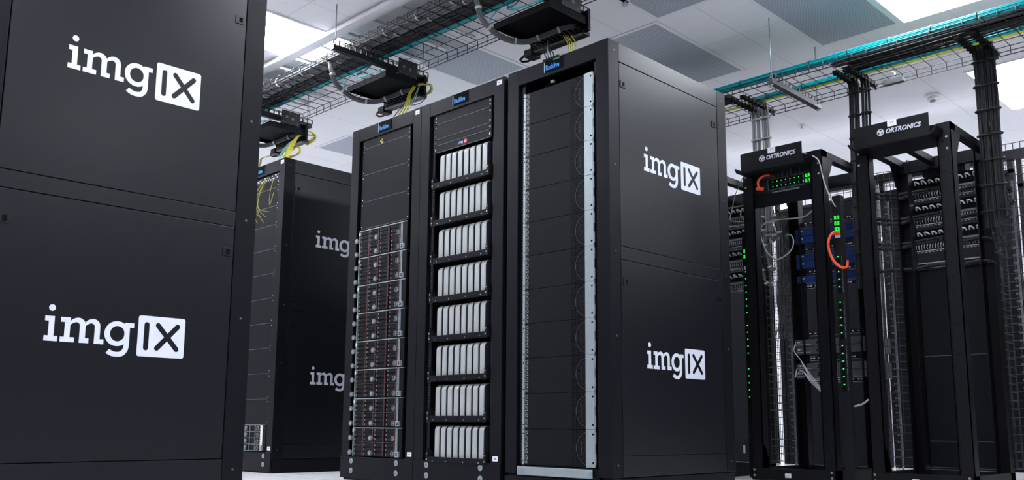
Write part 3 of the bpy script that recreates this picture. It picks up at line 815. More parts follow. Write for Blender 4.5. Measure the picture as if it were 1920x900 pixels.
# leftmost shelf leads into the cabinet standing apart
sets = []
for k in range(16):
    e = jit(5)
    sets.append([P(576+jit(3), 270+jit(3), 3.95), P(588+jit(4), 262+jit(3), 3.98), P(590+jit(3), 254+jit(3), 3.98), P(581+jit(3), 248+jit(2), 3.95), P(570+jit(2), 247+jit(2), 3.88), P(560+e*.4, 253+jit(2), 3.84), P(550+e, 266, 3.80), P(543+e*1.2, 278, 3.76), P(535+e*1.3, 294, 3.70), P(530+e*1.4, 306, 3.62)])
leads('yellow patch leads in a thick loop at the leftmost hanging shelf', YEL, sets, .0026)
leads('mint patch leads alongside the yellow loop at the leftmost hanging shelf', MINT, [[P(588+k, 256, 3.97), P(576, 251+k, 3.92), P(563, 253+k, 3.85), P(548-k*2, 268, 3.80), P(538-k*2.5, 282, 3.75), P(530-k*2.5, 296, 3.66), P(527-k*2, 304, 3.62)] for k in range(4)], .0026)
leads('yellow coil of spare lead hanging below the leftmost shelf', YEL, [[P(545+k, 282, 3.84), P(555+k, 276-k*.5, 3.86), P(561+k*.5, 280+k, 3.86), P(556-k, 289+k, 3.84), P(545, 292+k, 3.80), P(534, 293+k, 3.76)] for k in range(6)], .0022)
leads('yellow patch leads at the near end of the leftmost shelf', YEL, [[(-6.655, 3.93-.004*k, 2.61), P(494-k, 296, 3.9), P(490-k, 306, 3.85), P(486-k, 320, 3.7)] for k in range(4)], .0026)
# largest shelf leads into the rack with side logos
leads('black patch leads dropping from the largest hanging shelf', CBK, [[aimed(1003+a, 82, 3.80), aimed(1018+a, 97, 3.74), aimed(1026+a*.7, 112, 3.66), aimed(1030+a*.6, 122, 3.6)] for a in (0, 6, 12, 18)], .0035)
leads('yellow patch leads dropping from the largest hanging shelf', YEL, [[aimed(1056+a, 66, 3.85), aimed(1064+a, 80, 3.78), aimed(1067+a*.8, 95, 3.7), aimed(1068+a*.8, 108, 3.62)] for a in (0, 4, 8, 15)], .0028)
leads('mint patch leads dropping from the largest hanging shelf', MINT, [[aimed(1026+a, 80, 3.82), aimed(1027+a, 95, 3.74), aimed(1027+a, 112, 3.66)] for a in (0, 48)], .0022)
tag(obj('top_clamp', M().box(-3.335, YF+.10, 2.241, -3.27, YF+.14, 2.262).cyl((-3.30, YF+.12, 2.262), (-3.30, YF+.12, 2.275), .009, 6), SIL), 'small bright clamp on top of the cabinet with side logos', 'clamp')
tag(obj('trough_plate', M().box(-3.09, YF+.004, 2.2405, -2.98, YF+.05, 2.252), BLK), 'small black plate on top edge where black leads enter the cabinet', 'plate')

# ------------------------------------------------------------------ open-frame racks
FY, RY = 5.40, 6.10
def holes(m, x, y, z0, z1, step, w_, n=1, dx=.02):
    z = z0
    while z < z1:
        for k in range(n): m.box(x+k*dx, y-.0006, z, x+k*dx+w_, y+.0005, z+w_)
        z += step
def open_rack(x0, label, code, trough=True):
    x1 = x0+.57
    t = thing('open_rack', label, 'rack', ((x0+x1)/2, FY, 0), 'open-frame four-post racks')
    for xa in (x0, x1-.08):
        m = M().box(xa, FY, .0, xa+.08, FY+.006, 2.11).box(xa if xa > x0 else xa, FY, .0, xa+.005, FY+.075, 2.11).box(xa+.075, FY, 0, xa+.08, FY+.075, 2.11)
        m.mt(1); holes(m, xa+.066 if xa == x0 else xa+.008, FY, .1, 2.05, .0159, .006); holes(m, xa+.03, FY, .12, 2.05, .089, .008)
        obj('front_post', m, [RACKM, INK], t)
    for xa in (x0, x1-.08):
        m = M().box(xa, RY-.006, .0, xa+.08, RY, 2.11).box(xa, RY-.075, .0, xa+.005, RY, 2.11).box(xa+.075, RY-.075, 0, xa+.08, RY, 2.11)
        obj('rear_post', m, RACKM, t)
    for xa in (x0, x1-.05):
        obj('top_rail', M().box(xa, FY+.01, 2.065, xa+.05, RY-.01, 2.11), RACKM, t, .001)
        for ya, s in ((FY+.075, 1), (RY-.075, -1)):
            m = M().prism([(ya, 2.07), (ya+s*.09, 2.07), (ya+s*.012, 1.93), (ya, 1.93)], lambda u_, v_, d: ((xa if xa == x0 else xa+.045)+d, u_, v_), 0, .005)
            obj('gusset', m, RACKM, t)
    obj('top_rail', M().box(x0+.20, FY+.02, 2.06, x0+.245, RY-.02, 2.105), RACKM, t, .001)
    obj('top_bar', M().box(x0, RY-.04, 2.03, x1, RY-.002, 2.11), RACKM, t, .001)
    obj('top_bar', M().box(x0, FY+.004, 2.06, x1, FY+.03, 2.11), RACKM, t, .001)
    m = M().box(x0, FY-.012, .004, x1, FY+.004, .078).box(x0, FY-.012, .004, x0+.006, RY+.012, .078).box(x1-.006, FY-.012, .004, x1, RY+.012, .078).box(x0, RY+.004, .004, x1, RY+.012, .078)
    m.box(x0, FY, .004, x1, FY+.12, .012)
    b = obj('base', m, RACKM, t, .001)
    m = M()
    for xa in (x0+.02, x1-.025):
        for z in (.03, .065, 1.95, 2.02): m.cyl((xa, FY-.012 if z < .1 else FY, z), (xa, FY-.017 if z < .1 else FY-.005, z), .007, 6)
    obj('bolts', m, SIL, t)
    for xs in (x0+.075, x1-.08):
        obj('foot_gusset', M().prism([(FY+.006, .078), (FY+.10, .078), (FY+.03, .22), (FY+.006, .22)], lambda u_, v_, d: (xs+d, u_, v_), 0, .005), RACKM, t)
    if trough:
        q = obj('cable_trough', M().box(x0+.046, FY-.105, 2.072, x0+.488, FY-.099, 2.157), RACKM, t, .001)
        prof = [(x0-.004, 2.062), (x0+.01, 2.032), (x0+.04, 2.018), (x0+.475, 2.018), (x0+.508, 2.036), (x0+.528, 2.07), (x0+.520, 2.073), (x0+.50, 2.044), (x0+.47, 2.028), (x0+.045, 2.028), (x0+.018, 2.040), (x0+.004, 2.066)]
        m = M().prism(prof, lambda u_, v_, d: (u_, FY-.10+d, v_), 0, .26)
        m.box(x0+.046, FY-.104, 2.022, x0+.488, FY-.099, 2.074)
        obj('trough_floor', m, RACKM, q)
        bx = x0+.20
        text('lettering', 'ORTRONICS', .039, XF(FY-.105), bx+.035, 2.083, .0006, WHT, q, shear=.25, bold=.0012, sx=.93, label='white italic lettering')
        m = M()
        c0 = (bx+.006, 2.096)
        ro = [(c0[0]+.021*math.cos(a*PI/12), c0[1]+.021*math.sin(a*PI/12)) for a in range(25)]; ri = [(c0[0]+.0165*math.cos(a*PI/12), c0[1]+.0165*math.sin(a*PI/12)) for a in range(25)]
        m.strip(ro, ri, XF(FY-.105), 0, .0006)
        for k in range(3):
            a = k*2*PI/3+.4; e = (c0[0]+.018*math.cos(a), c0[1]+.018*math.sin(a)); nx_, ny_ = -math.sin(a)*.004, math.cos(a)*.004
            m.prism([(c0[0]+nx_, c0[1]+ny_), (c0[0]-nx_, c0[1]-ny_), (e[0]-nx_*2, e[1]-ny_*2), (e[0]+nx_*2, e[1]+ny_*2)], XF(FY-.105), 0, .0006)
        obj('round_mark', m, WHT, q)
        l = obj('number_label', M().box(x0+.25, FY-.1075, 2.121, x0+.304, FY-.1055, 2.160), LBL, q); l['label'] = 'white number label'
        text('number', code, .018, XF(FY-.1075), x0+.277, 2.137, .0004, GREY, l, align='CENTER')
    l = obj('number_label', M().box(x0+.235, FY-.0145, .022, x0+.275, FY-.012, .048), LBL, t); l['label'] = 'white number label on the base'
    text('number', code, .016, XF(FY-.0145), x0+.255, .0295, .0004, INK, l, align='CENTER')
    return t
xc = (-3.885, -3.10, -2.31)
open_rack(xc[0], 'black open-frame rack mostly hidden behind the cabinet with side logos', 'C6')
open_rack(xc[1], 'black open-frame rack with blue chassis and a green-lit power strip across its top', 'C7')
open_rack(xc[2], 'black open-frame rack at the right with patch panels at its rear', 'C8')

# horizontal power strip
t = thing('power_strip', 'horizontal power strip with two rows of green lights and digits in the open rack', 'power strip', (-2.77, FY+.02, 1.90))
yp = FY+.018
obj('case', M().box(-3.02, yp, 1.895, -2.595, yp+.06, 1.99), PLA, t, .001)
m = M()
for a in ((-2.925, 1.905, -2.922, 1.98), (-2.672, 1.905, -2.669, 1.98), (-2.925, 1.978, -2.669, 1.981), (-2.925, 1.904, -2.669, 1.907)): m.box(a[0], yp-.001, a[1], a[2], yp, a[3])
obj('outline', m, GREY, t)
for r in range(2):
    for k in range(8):
        x = -2.912+k*.031; z = 1.916+r*.033
        m = M().box(x, yp-.004, z, x+.020, yp, z+.022); m.mt(1).cyl((x+.0245, yp-.003, z+.011), (x+.0245, yp+.001, z+.011), .0026, 8)
        obj('outlet', m, [INK, LGRN], t)
m = M(); digits(m, '0.8', -2.655, 1.950, .020, XF(yp), .001); digits(m, '0.7', -2.655, 1.915, .020, XF(yp), .001)
obj('digits', m, LGRN2, t)
obj('label_strip', M().box(-2.895, yp-.001, 1.883, -2.70, yp+.002, 1.893), GREY, t)
obj('faceplate', M().box(-3.02, yp+.004, 1.80, -2.61, yp+.012, 1.893), BLK, t, .001)
# black cords above it
sets = [[(-2.90+k*.03, yp-.003, 1.97), (-2.895+k*.03, yp-.02, 2.00+.003*k), (-2.85+k*.025, yp+.02, 2.02+.004*k), (-2.75+k*.018, yp+.08, 2.03)] for k in range(8)]
leads('black power cords arching above the green-lit power strip', CBK, sets, .0035, None)
sets = [[(-2.70, yp+.02, 1.97+.004*k), (-2.67, yp+.03, 2.03+.006*k), (-2.62, yp+.04, 2.04+.004*k), (-2.58, yp+.06, 1.98)] for k in range(3)]
leads('black cables arching against the light at the top of the open rack', CBK, sets, .004, None)

def vpdu(x, y, z1, ledsets, label, disp):
    t = thing('vertical_power_strip', label, 'power strip', (x, y, .3), 'vertical power strips')
    obj('case', M().box(x-.028, y, .0, x+.028, y+.05, z1), PLA, t, .0015)
    for za, zb in ledsets:
        n = int((zb-za)/.048)
        for k in range(n):
            z = za+k*.048
            m = M().box(x-.016, y-.004, z, x+.010, y, z+.034); m.mt(1).cyl((x-.004, y-.007, z+.041), (x-.004, y+.001, z+.041), .0032, 8)
            m.mt(2).box(x+.017, y-.001, z+.004, x+.020, y, z+.044).box(x-.022, y-.001, z+.036, x-.012, y, z+.038)
            obj('outlet', m, [INK, LGRN, GREY], t)
    m = M()
    for k, s in enumerate(disp): digits(m, s, x-.017, z1-.155-.037*k, .022, XF(y), .001)
    obj('digits', m, LGRN2, t)
    obj('label_plate', M().box(x-.018, y-.001, z1-.275, x+.018, y, z1-.25), LBL, t)
    return t
vpdu(-3.212, 5.60, 1.70, ((1.08, 1.42), (.80, 1.06), (.50, .78)), 'vertical power strip of green lights left of the open rack post, nearest the cabinet', ('0.0', '0.0'))
vpdu(-2.472, 5.45, 1.80, ((1.17, 1.44), (.88, 1.15), (.56, .85)), 'vertical power strip with green digits and orange cord between the two open racks', ('0.9', '0.0', '0.0'))

def cable(label, pts, r, mt, group=None, name='cable', n=6, seg=6, plugs=()):
    m = M().tube(bez(pts, seg), r, n)
    for a, b, w_ in plugs: m.tube([a, b], w_, 8)
    return tag(obj(name, m, mt), label, 'cable', group)
P = aimed
cable('orange power cord bent into the left end of the horizontal power strip', [P(1424, 353, 5.40), P(1421, 343, 5.37), P(1427, 333, 5.36), P(1440, 328, 5.40), P(1455, 333, 5.46)], .008, ORG, 'orange power cords', 'power_lead', 8,
      plugs=((P(1419, 354, 5.40), P(1432, 354, 5.41), .013),))
cable('orange power cord in a long loop from the vertical power strip', [P(1573, 437, 5.43), P(1562, 436, 5.38), P(1554, 449, 5.36), P(1554, 467, 5.36), P(1563, 489, 5.37), P(1577, 501, 5.40), P(1588, 500, 5.43), P(1589, 489, 5.45)], .0085, ORG, 'orange power cords', 'power_lead', 8,
      plugs=((P(1562, 437, 5.41), P(1575, 437, 5.43), .014),))
cable('white cable draped over the top right post of the green-lit open rack', [P(1495, 285, 5.36), P(1513, 289, 5.36), P(1530, 296, 5.37), P(1537, 307, 5.37), P(1541, 325, 5.38), P(1550, 355, 5.38), P(1560, 377, 5.4), P(1567, 388, 5.42)], .0042, CLG, 'single loose cables on the open racks')
cable('thin white cable hanging from the trough left of the green-lit open rack', [P(1395, 329, 5.38), P(1385, 350, 5.45), P(1378, 368, 5.5), P(1372, 395, 5.5), P(1369, 409, 5.5), P(1375, 415, 5.5), P(1397, 416, 5.45)], .003, CLG, 'single loose cables on the open racks')
cable('pale cable sweeping in a loop inside the green-lit open rack', [P(1530, 388, 5.5), P(1510, 405, 5.6), P(1485, 410, 5.7), P(1450, 413, 5.7), P(1430, 422, 5.65), P(1425, 432, 5.6), P(1430, 455, 5.6), P(1440, 475, 5.6), P(1455, 486, 5.62), P(1470, 481, 5.7), P(1484, 468, 5.8), P(1488, 452, 5.9), P(1483, 441, 5.95), P(1474, 441, 5.95)], .0048, CLG, 'single loose cables on the open racks')
cable('grey loop of cable at the left of the green-lit open rack post', [P(1397, 391, 5.5), P(1390, 395, 5.5), P(1389, 405, 5.5), P(1396, 412, 5.5)], .006, CLG, 'single loose cables on the open racks')

# blue chassis and grey servers at the rear of the green-lit rack
def chassis(name, label, cat, x0, x1, y, z0, z1, mt, group, fans=False):
    t = thing(name, label, cat, ((x0+x1)/2, y, z0), group)
    obj('body', M().box(x0, y, z0, x1, y+.35, z1), mt, t, .002)
    m = M().box(x0+.03, y-.001, z1-.022, x0+.036, y, z1-.012).box(x0+.04, y-.001, z1-.022, x0+.046, y, z1-.012).box(x0+.052, y-.001, z1-.022, x0+.058, y, z1-.012)
    obj('print', m, LBL, t)
    if fans:
        zc = (z0+z1)/2
        for x in (x0+.185, x0+.265):
            mm = M().cyl((x, y-.001, zc), (x, y+.001, zc), .014, 18); mm.mt(1).cyl((x, y-.002, zc), (x, y, zc), .005, 8)
            obj('fan', mm, [INK, GREY], t)
        mm = M().box(x0+.02, y-.001, zc-.012, x0+.13, y, zc-.010); mm.box(x0+.30, y-.002, z0+.006, x0+.315, y, z1-.006)
        obj('port_row', mm, LBL, t)
    return t
yb = RY-.05
for i, (za, zb) in enumerate(((1.705, 1.755), (1.65, 1.702), (1.520, 1.572), (1.465, 1.517), (1.365, 1.412))):
    chassis('blue_chassis', 'blue chassis in the green-lit open rack, %s from the top' % ('first', 'second', 'third', 'fourth', 'fifth')[i], 'network device', -3.065, -2.60, yb, za, zb, BLUE, 'blue chassis in the open rack')
for i, (za, zb) in enumerate(((.905, .955), (.85, .902), (.735, .785), (.68, .732))):
    chassis('grey_server', 'grey server with round fans in the green-lit open rack, %s from top' % ('first', 'second', 'third', 'fourth')[i], 'server', -3.11, -2.56, yb, za, zb, GRYC, 'grey servers in the open rack', True)
# blank carrier plates with bright tabs between them
for i, z in enumerate((1.79, 1.60, 1.435, 1.33, .99, .815, .66)):
    t = thing('patch_bay', 'thin black patch panel with bright ports, %s from the top in the green-lit open rack' % ('first', 'second', 'third', 'fourth', 'fifth', 'sixth', 'seventh')[i], 'patch panel', (-2.85, yb, z), 'thin patch panels in the green-lit rack')
    obj('plate', M().box(-3.05, yb+.01, z-.015, -2.60, yb+.03, z+.015), PLA, t)
    rr = random.Random(60+i); m = M()
    for k in range(20):
        x = -2.99+k*.0195
        if rr.random() < .55: m.box(x, yb+.004, z+.001, x+.012, yb+.011, z+.009)
    m.box(-2.99, yb+.006, z-.012, -2.62, yb+.011, z-.010)
    obj('plugs', m, CWH, t)
for i, (a, b, zs, mt_) in enumerate(((1487, 640, .92, 0), (1489, 690, .75, 0))):
    sets = [[P(a+5, b+8-k*3, yb-.01), P(a+2, b+18, yb-.06), P(a+14, b+35-i*30, yb-.10), P(a+30+k*2.5, b+65-i*40, yb-.10), P(a+52+k*2.5, b+92-i*45, yb-.05)] for k in range(3)]
    leads(('white leads from the upper pair of grey servers', 'white leads from the lower pair of grey servers')[i], CWH, sets, .0026, 'white leads on the grey servers')
cable('pair of white cables tied low between the two open racks', [P(1592, 762, 5.9), P(1605, 761, 5.9), P(1618, 757, 5.9), P(1628, 749, 5.9)], .006, CWH, 'single loose cables on the open racks')
for pa, pb, lab in (((1594, 790), (1596, 818), 'white upright tag low between the two open racks'), ((1586, 840), (1597, 848), 'white tilted tag below the upright one')):
    a = P(*pa, 5.55); b = P(*pb, 5.55); m = M()
    m.prism([(a[0]-.008, a[2]), (b[0]-.008, b[2]), (b[0]+.008, b[2]+.002), (a[0]+.008, a[2]+.002)], XF(5.55), 0, .002)
    m.mt(1).tube(bez([(a[0], 5.549, a[2]), (a[0]-.01, 5.53, a[2]+.05), (-2.472, 5.51, a[2]+.12)]), .002, 5)
    tag(obj('cable_tag', m, [LBL, CBK]), lab, 'tag')
_p = P(1394, 850, 5.585); _m = M().box(_p[0], 5.585, _p[2], _p[0]+.014, 5.587, _p[2]+.055); _m.mt(1).tube([(_p[0]+.007, 5.586, _p[2]+.05), (_p[0]+.004, 5.59, _p[2]+.09), (-3.212, 5.602, _p[2]+.13)], .002, 5)
tag(obj('cable_tag', _m, [LBL, CBK]), 'white tag near the floor beside the cabinet with side logos', 'tag')

# patch field at the rear of an open rack (seen through the frame)
def patch_field(x0, nm, zs):
    yb2 = RY+.02
    for i, z in enumerate(zs):
        t = thing('patch_bay', 'combed patch panel at the rear of %s, %s from the top' % (nm, ('first', 'second', 'third', 'fourth')[i]), 'patch panel', (x0+.285, yb2, z), 'combed patch panels')
        obj('plate', M().box(x0+.06, yb2, z-.03, x0+.51, yb2+.02, z+.028), PLA, t)
        m = M()
        for k in range(24):
            x = x0+.075+k*.0175
            m.tube([(x, yb2-.002, z-.010), (x+.004, yb2-.03, z+.0), (x+.012, yb2-.035, z+.018)], .0036, 5)
        o = obj('plug_comb', m, CLG, t)
        m = M().box(x0+.065, yb2-.006, z-.020, x0+.505, yb2-.001, z-.016)
        for k in range(18): x = x0+.08+k*.0235; m.box(x, yb2-.006, z-.030, x+.014, yb2-.001, z-.026)
        obj('port_row', m, CWH, t)
        obj('top_edge', M().box(x0+.065, yb2-.02, z+.030, x0+.505, yb2, z+.042), GREY, t)
        t = thing('cable_manager', 'ringed cable manager at the rear of %s, %s from the top' % (nm, ('first', 'second', 'third', 'fourth')[i]), 'cable manager', (x0+.285, yb2, z+.085), 'ringed cable managers')
        obj('plate', M().box(x0+.06, yb2+.004, z+.055, x0+.51, yb2+.024, z+.125), INK, t)
        m = M(); rr = random.Random(i*7+int(-x0*10))
        for k in range(9):
            x = x0+.09+k*.046
            m.tube(bez([(x, yb2-.002, z+.085), (x+.006, yb2-.03, z+.096+.006*rr.random()), (x+.024, yb2-.034, z+.094), (x+.032, yb2-.02, z+.078+.008*rr.random())], 3), .0052, 6)
        obj('cable_rings', m, CWH, t)
        m = M()
        for xx in (x0+.068, x0+.502):
            for dz in (.065, .11): m.cyl((xx, yb2-.003, z+dz), (xx, yb2+.004, z+dz), .0055, 8)
        obj('screws', m, SIL, t)
patch_field(xc[2], 'the right-hand open rack', (1.865, 1.692, 1.516))
patch_field(xc[0], 'the mostly hidden open rack', (1.90, 1.73, 1.56, 1.39))
t = thing('patch_bay', 'lowest thin patch panel with a bright edge at the rear of the right-hand open rack', 'patch panel', (-2.02, RY+.02, 1.38), 'combed patch panels')
obj('plate', M().box(xc[2]+.06, RY+.02, 1.375, xc[2]+.51, RY+.04, 1.42), PLA, t)
obj('port_row', M().box(xc[2]+.065, RY+.010, 1.378, xc[2]+.505, RY+.019, 1.386).box(xc[2]+.065, RY+.012, 1.41, xc[2]+.505, RY+.019, 1.417), CLG, t)
for i, (a, b) in enumerate(((.80, 1.37), (.255, .795), (.09, .25))):
    m = blank('large dark blanking panel low in the right-hand open rack, %s' % ('upper', 'middle', 'lower')[i], xc[2]+.06, xc[2]+.51, a, b, RY+.02, BLK2, 'dark blanks in the right-hand open rack')
tag(obj('equipment_box', M().box(-2.17, RY+.02, 2.0, -1.90, RY+.12, 2.11), BLK), 'small dark box above the top patch panel of the right-hand open rack', 'box')

# wire mesh vertical cable managers between the racks
def mesh_box(label, x0, x1, y0, y1, z0, z1, group):
    m = M(); r = .0022
    n = int((z1-z0)/.05)
    for i in range(n+1):
        z = z0+i*(z1-z0)/n
        m.tube([(x0, y1, z), (x0, y0+.03, z), (x0+.03, y0, z), (x1-.03, y0, z), (x1, y0+.03, z), (x1, y1, z)], r, 4)
    k = max(3, int((x1-x0)/.045))
    for i in range(k+1):
        x = x0+.02+(x1-x0-.04)*i/k; m.tube([(x, y0, z0), (x, y0, z1)], r, 4)
    for x in (x0, x1):
        for y in (y1, (y0+y1)/2): m.tube([(x, y, z0), (x, y, z1)], r, 4)
    return tag(obj('mesh_cable_manager', m, CAGE), label, 'cable manager', group)
g_ = 'vertical wire mesh managers'
mesh_box('vertical wire mesh manager left of the blue chassis', -3.305, -3.12, 6.0, 6.2, .1, 2.05, g_)
mesh_box('vertical wire mesh manager between the two open racks', -2.52, -2.32, 6.0, 6.2, .1, 2.05, g_)
mesh_box('vertical wire mesh manager at the right edge', -1.72, -1.48, 6.0, 6.2, .1, 2.08, g_)
for x, lab in ((-3.215, 'left of the blue chassis'), (-2.45, 'between the two open racks'), (-1.66, 'at the right edge')):
    m = M().box(x-.006, 6.215, .0, x+.006, 6.225, 1.9)
    for i in range(36): m.box(x-.026, 6.212, .14+i*.049, x-.006, 6.222, .150+i*.049)
    tag(obj('finger_strip', m, MID), 'pale toothed vertical strip behind the wire mesh ' + lab, 'cable manager', 'toothed vertical strips')

# vertical cable drops from the right tray
def drop(label, x, y, ztop, zbot, n, w_, r, mt, tiemat, seed, lean=0., tie=.16, group='vertical cable drops'):
    rr = random.Random(seed); t = thing('cable_bundle', label, 'cable bundle', (x, y, zbot), group)
    m = M()
    for k in range(n):
        a = w_*(k/(n-1)-.5); o = rr.uniform(-.012, .012)
        m.tube(bez([(x+a+.10*rr.random(), y-.10+o, ztop+.03), (x+a, y-.03+o, ztop+.012), (x+a*.95, y+o, ztop-.06), (x+a+lean*.4, y+o+.01*rr.random(), ztop-.35), (x+a*.9+lean*.8, y+o, (ztop+zbot)/2), (x+a+lean, y+o, zbot)], 4), r, 6)
    obj('cables', m, mt, t)
    z = ztop-.09
    while z > zbot:
        f = (ztop-z)/(ztop-zbot)
        q = [(x+lean*f+(w_/2+r+.004)*math.cos(a*PI/7), y+(.018+r)*math.sin(a*PI/7), z) for a in range(14)]
        obj('cable_tie', M().tube(q, .0065, 5, True), tiemat, t); z -= tie
    return t
drop('pale grey cable drop above the trough, left one of the pair', -3.275, 5.92, 2.70, 1.75, 7, .05, .006, CLG, TIEW, 1, .0)
drop('pale grey cable drop above the trough, right one of the pair', -3.195, 5.92, 2.70, 1.75, 8, .06, .006, CLG, TIEW, 2, .0)
drop('black cable drop between the two open racks, left one of the pair', -2.50, 5.88, 2.70, 1.25, 9, .06, .0065, CDG, CBK, 3, -.02)
drop('black cable drop between the two open racks, right one of the pair', -2.42, 5.88, 2.70, 1.25, 7, .045, .0065, CDG, CBK, 4, -.02)
drop('thick black cable drop at the right, left half', -1.705, 5.90, 2.70, 1.55, 9, .06, .007, CDG, CBK, 5, .0)
drop('thick black cable drop at the right, right half', -1.64, 5.90, 2.70, 1.60, 9, .055, .007, CDG, CBK, 6, .0)
# arms carrying the drops where they leave the tray
for x, y0_, lab in ((-3.235, 5.58, 'pale grey pair'), (-2.46, 5.60, 'black pair between the open racks'), (-1.68, 5.58, 'thick black drop at the right')):
    for s_ in (-1, 1):
        m = M().box(x+s_*.045-.016, y0_, ZT2-.030, x+s_*.045+.016, 6.04, ZT2-.012)
        for k in range(8): m.box(x+s_*.045-.02, y0_+.02+k*.052, ZT2-.036, x+s_*.045+.02, y0_+.032+k*.052, ZT2-.008)
        m.tube([(x+s_*.045, 6.03, ZT2-.02), (x+s_*.045, 6.045, ZT2-.05)], .006, 6)
        tag(obj('support_arm', m, PLA), 'black %s arm under the right tray carrying the %s' % ('left' if s_ < 0 else 'right', lab), 'bracket', 'support arms under the right tray')
# small clamp hanging off the tray
p = P(1676, 150, 6.0)
t = thing('tray_clamp', 'small dark clamp with bright wire hanging below the right tray', 'clamp', p)
obj('body', M().box(p[0]-.07, p[1]-.02, p[2]-.028, p[0]+.07, p[1]+.02, p[2]+.008), STRUT, t, .004)
obj('wire', M().tube(bez([(p[0]-.02, p[1], p[2]+.07), (p[0]+.01, p[1], p[2]+.04), (p[0]-.02, p[1], p[2]+.005)]), .006), CHR, t)

# horizontal cable runs to the patch panels
def hrun(label, pts, n, r, mt, tiemat=CBK):
    c = bez(pts, 5); t = thing('cable_bundle', label, 'cable bundle', tuple(c[0]), 'cable runs entering the patch panels'); m = M()
    for k in range(n):
        a = 2*PI*k/n; m.tube([(p[0], p[1]+.9*r*1.6*math.cos(a), p[2]+r*1.6*math.sin(a)) for p in c], r, 6)
    obj('cables', m, mt, t)
    for i in range(3, len(c)-1, 4):
        d = (c[i+1]-c[i-1]).normalized()*.006; obj('cable_tie', M().tube([c[i]-d, c[i]+d], r*2.9, 10), tiemat, t)
for i, py in enumerate((364, 411, 458, 508)):
    for k in range(1 if i == 3 else 2):
        o = k*8
        hrun('black cable run from between the open racks to the patch panels, %s level %s' % (('top', 'second', 'third', 'lowest')[i], ('', 'upper', 'lower')[0 if i == 3 else k+1]),
             [P(1632, py+o-2, 6.0), P(1655, py+o+1, 6.02), P(1685, py+o+1-(i == 3)*3, 6.05), P(1712, py-3+o*.6, 6.08), P(1745, py-9+o*.5, 6.09), P(1775, py-14+o*.4, 6.09)], 4, .0048, CDG)
for i, (ya, yb_) in enumerate(((300, 350), (330, 375), (360, 400), (405, 480), (390, 455))):
    x_ = (1868, 1872, 1862, 1858, 1866)[i]
    hrun('black cable run curving off the thick drop at the right, %s from the top' % ('first', 'second', 'third', 'fifth', 'fourth')[i],
         [P(x_-12, ya-60, 5.92), P(x_-8, ya, 5.92), P(x_+2, ya+25, 5.92), P(x_+14, yb_-8, 5.95), P(x_+28, yb_+6, 6.0)], 4, .0055, CDG)
for i, py in enumerate((348, 400, 447, 490)):
    hrun('dark cable run along the right end of the patch panels, %s level' % ('top', 'second', 'third', 'lowest')[i], [P(1868, py+3, 6.05), P(1845, py-1, 6.06), P(1820, py+3, 6.08), P(1800, py+8, 6.09)], 4, .0048, CDG)
# hanging cable bundles inside the left mesh manager
for i, (a, b, cc) in enumerate((((1428, 380), (1432, 410), (1440, 440)), ((1436, 380), (1441, 410), (1452, 440)), ((1446, 382), (1450, 405), (1460, 435)))):
    pts = [P(a[0], a[1], 5.95), P(b[0], b[1], 5.95), P(cc[0], cc[1], 5.97), P(cc[0]-4, cc[1]+10, 6.0), P(cc[0]-22, cc[1]+12, 6.05)]
    c = bez(pts, 5); t = thing('cable_bundle', 'dark grey bundle with pale ties hooking left inside the green-lit open rack, %s' % ('leftmost', 'middle one', 'rightmost')[i], 'cable bundle', tuple(c[0]), 'hooked bundles in the open rack'); m = M()
    for k in range(6): aa = 2*PI*k/6; m.tube([(p[0]+.010*math.cos(aa), p[1]+.010*math.sin(aa), p[2]) for p in c], .0058, 6)
    obj('cables', m, CGR, t)
    for q in (1, 5, 10, 15): d = (c[q+1]-c[q-1]).normalized()*.008; obj('cable_tie', M().tube([c[q]-d, c[q]+d], .021, 12), TIEW, t)
for i, (dx, top, bot) in enumerate(((0, 470, 530), (6, 420, 500))):
    pts = [P(1424+dx, top-30, 5.9), P(1424+dx, top, 5.9), P(1428+dx, top+30, 5.92), P(1437+dx, bot, 5.95), P(1450+dx, bot+3, 6.0)]
    hrun('grey cable bundle bending right inside the green-lit open rack, %s' % ('lower', 'upper')[i], pts, 5, .0055, CGR, TIEW)
m = M(); rr = random.Random(9)
for k in range(16):
    x = 1456+k*2.1
    m.tube(bez([P(x-8, 404+rr.random()*6, 6.1), P(x, 425, 6.1), P(x+3+rr.random()*4, 480, 6.12), P(x+4*rr.random(), 560, 6.12), P(x+rr.uniform(-3, 8), 600, 6.14), P(x+rr.uniform(-4, 6), 635, 6.14)], 5), .0042, 5)
tag(obj('cable_curtain', m, CGR), 'loose dark grey cables hanging behind the wire mesh left of the blue chassis', 'cable bundle')
sets = [[P(1648, 510, 6.0), P(1646+k*2, 530, 6.0), P(1650+k*2, 600, 6.0), P(1655+k*1.5, 680, 6.0), P(1652+k*1.5, 725, 6.0), P(1649+k*2, 735, 6.0)] for k in range(3)]
leads('white cables running down beside the left post of the right-hand open rack', CWH, sets, .0045, None)
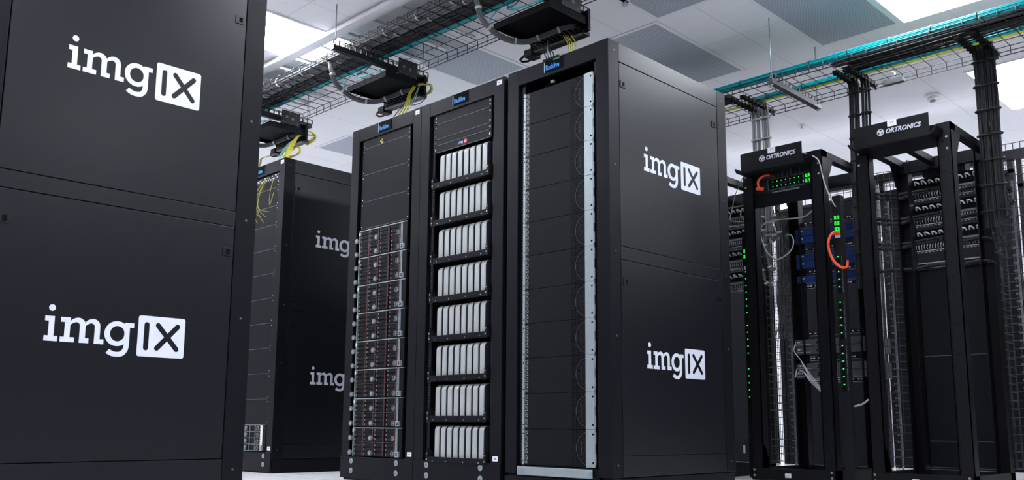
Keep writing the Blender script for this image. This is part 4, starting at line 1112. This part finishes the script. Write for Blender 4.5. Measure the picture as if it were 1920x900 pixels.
cable('green earth wire near the floor of the right-hand open rack', [P(1655, 848, 5.9), P(1660, 865, 5.9), (P(1667, 890, 5.88)[0], 5.88, .006)], .004, GRN, None, 'earth_wire')
leads('bright tangle of leads on the floor of the right-hand open rack', CWH, [[P(1663+k*5, 875+(k % 3)*2, 6.0), P(1666+k*5, 880, 5.98), P(1670+k*4, 884-(k % 2)*3, 5.97)] for k in range(7)], .003, None)
leads('teal and grey cables on the floor beyond the cabinet with side logos', GRN, [[(-4.3, 6.6, .006), (-4.1, 6.62, .006), (-3.9, 6.58, .006), (-3.6, 6.62, .006)]], .006, None)
tag(obj('floor_rail', M().box(-4.9, 7.30, .012, -3.95, 7.33, .03), CHR), 'bright metal edge low on the floor beyond the cabinet with side logos', 'rail')

# ------------------------------------------------------------------ cage partition behind the racks
YC = 8.0
struct('trim_20', M().box(-9, YC-.03, 2.52, 2.6, YC+.03, 2.60), RACKM)
seams = [-8.9, -7.7, -6.5, -5.4, -4.275, -3.225, -2.1, -1.0, .1, 1.2]
lbls = []
for i in range(len(seams)-1):
    a = seams[i]+(.030 if i == 4 else .012); b = seams[i+1]-(.030 if i == 3 else .012)
    t = thing('cage_panel', 'dark cage partition panel behind the open racks, %s from the left' % ['first', 'second', 'third', 'fourth', 'fifth', 'sixth', 'seventh', 'eighth', 'ninth'][i], 'partition', ((a+b)/2, YC, 0), 'cage partition panels')
    zs_ = 2.43 if i < 6 else 2.30
    obj('solid_sheet', M().box(a, YC-.01, .0, b, YC+.01, zs_), BLK2, t, .001)
    m = M().box(a, YC-.02, 0, a+.04, YC+.02, 2.52).box(b-.04, YC-.02, 0, b, YC+.02, 2.52).box(a, YC-.02, zs_-.02, b, YC+.02, zs_+.01)
    obj('frame', m, RACKM, t)
    m = M()
    n = int((b-a)/.06)
    for k in range(n+1): x = a+(b-a)*k/n; m.box(x-.002, YC-.002, 2.2, x+.002, YC+.002, 2.52)
    for k in range(6): z = 2.22+k*.055; m.box(a, YC-.002, z-.002, b, YC+.002, z+.002)
    obj('wire_mesh', m, CAGE, t)
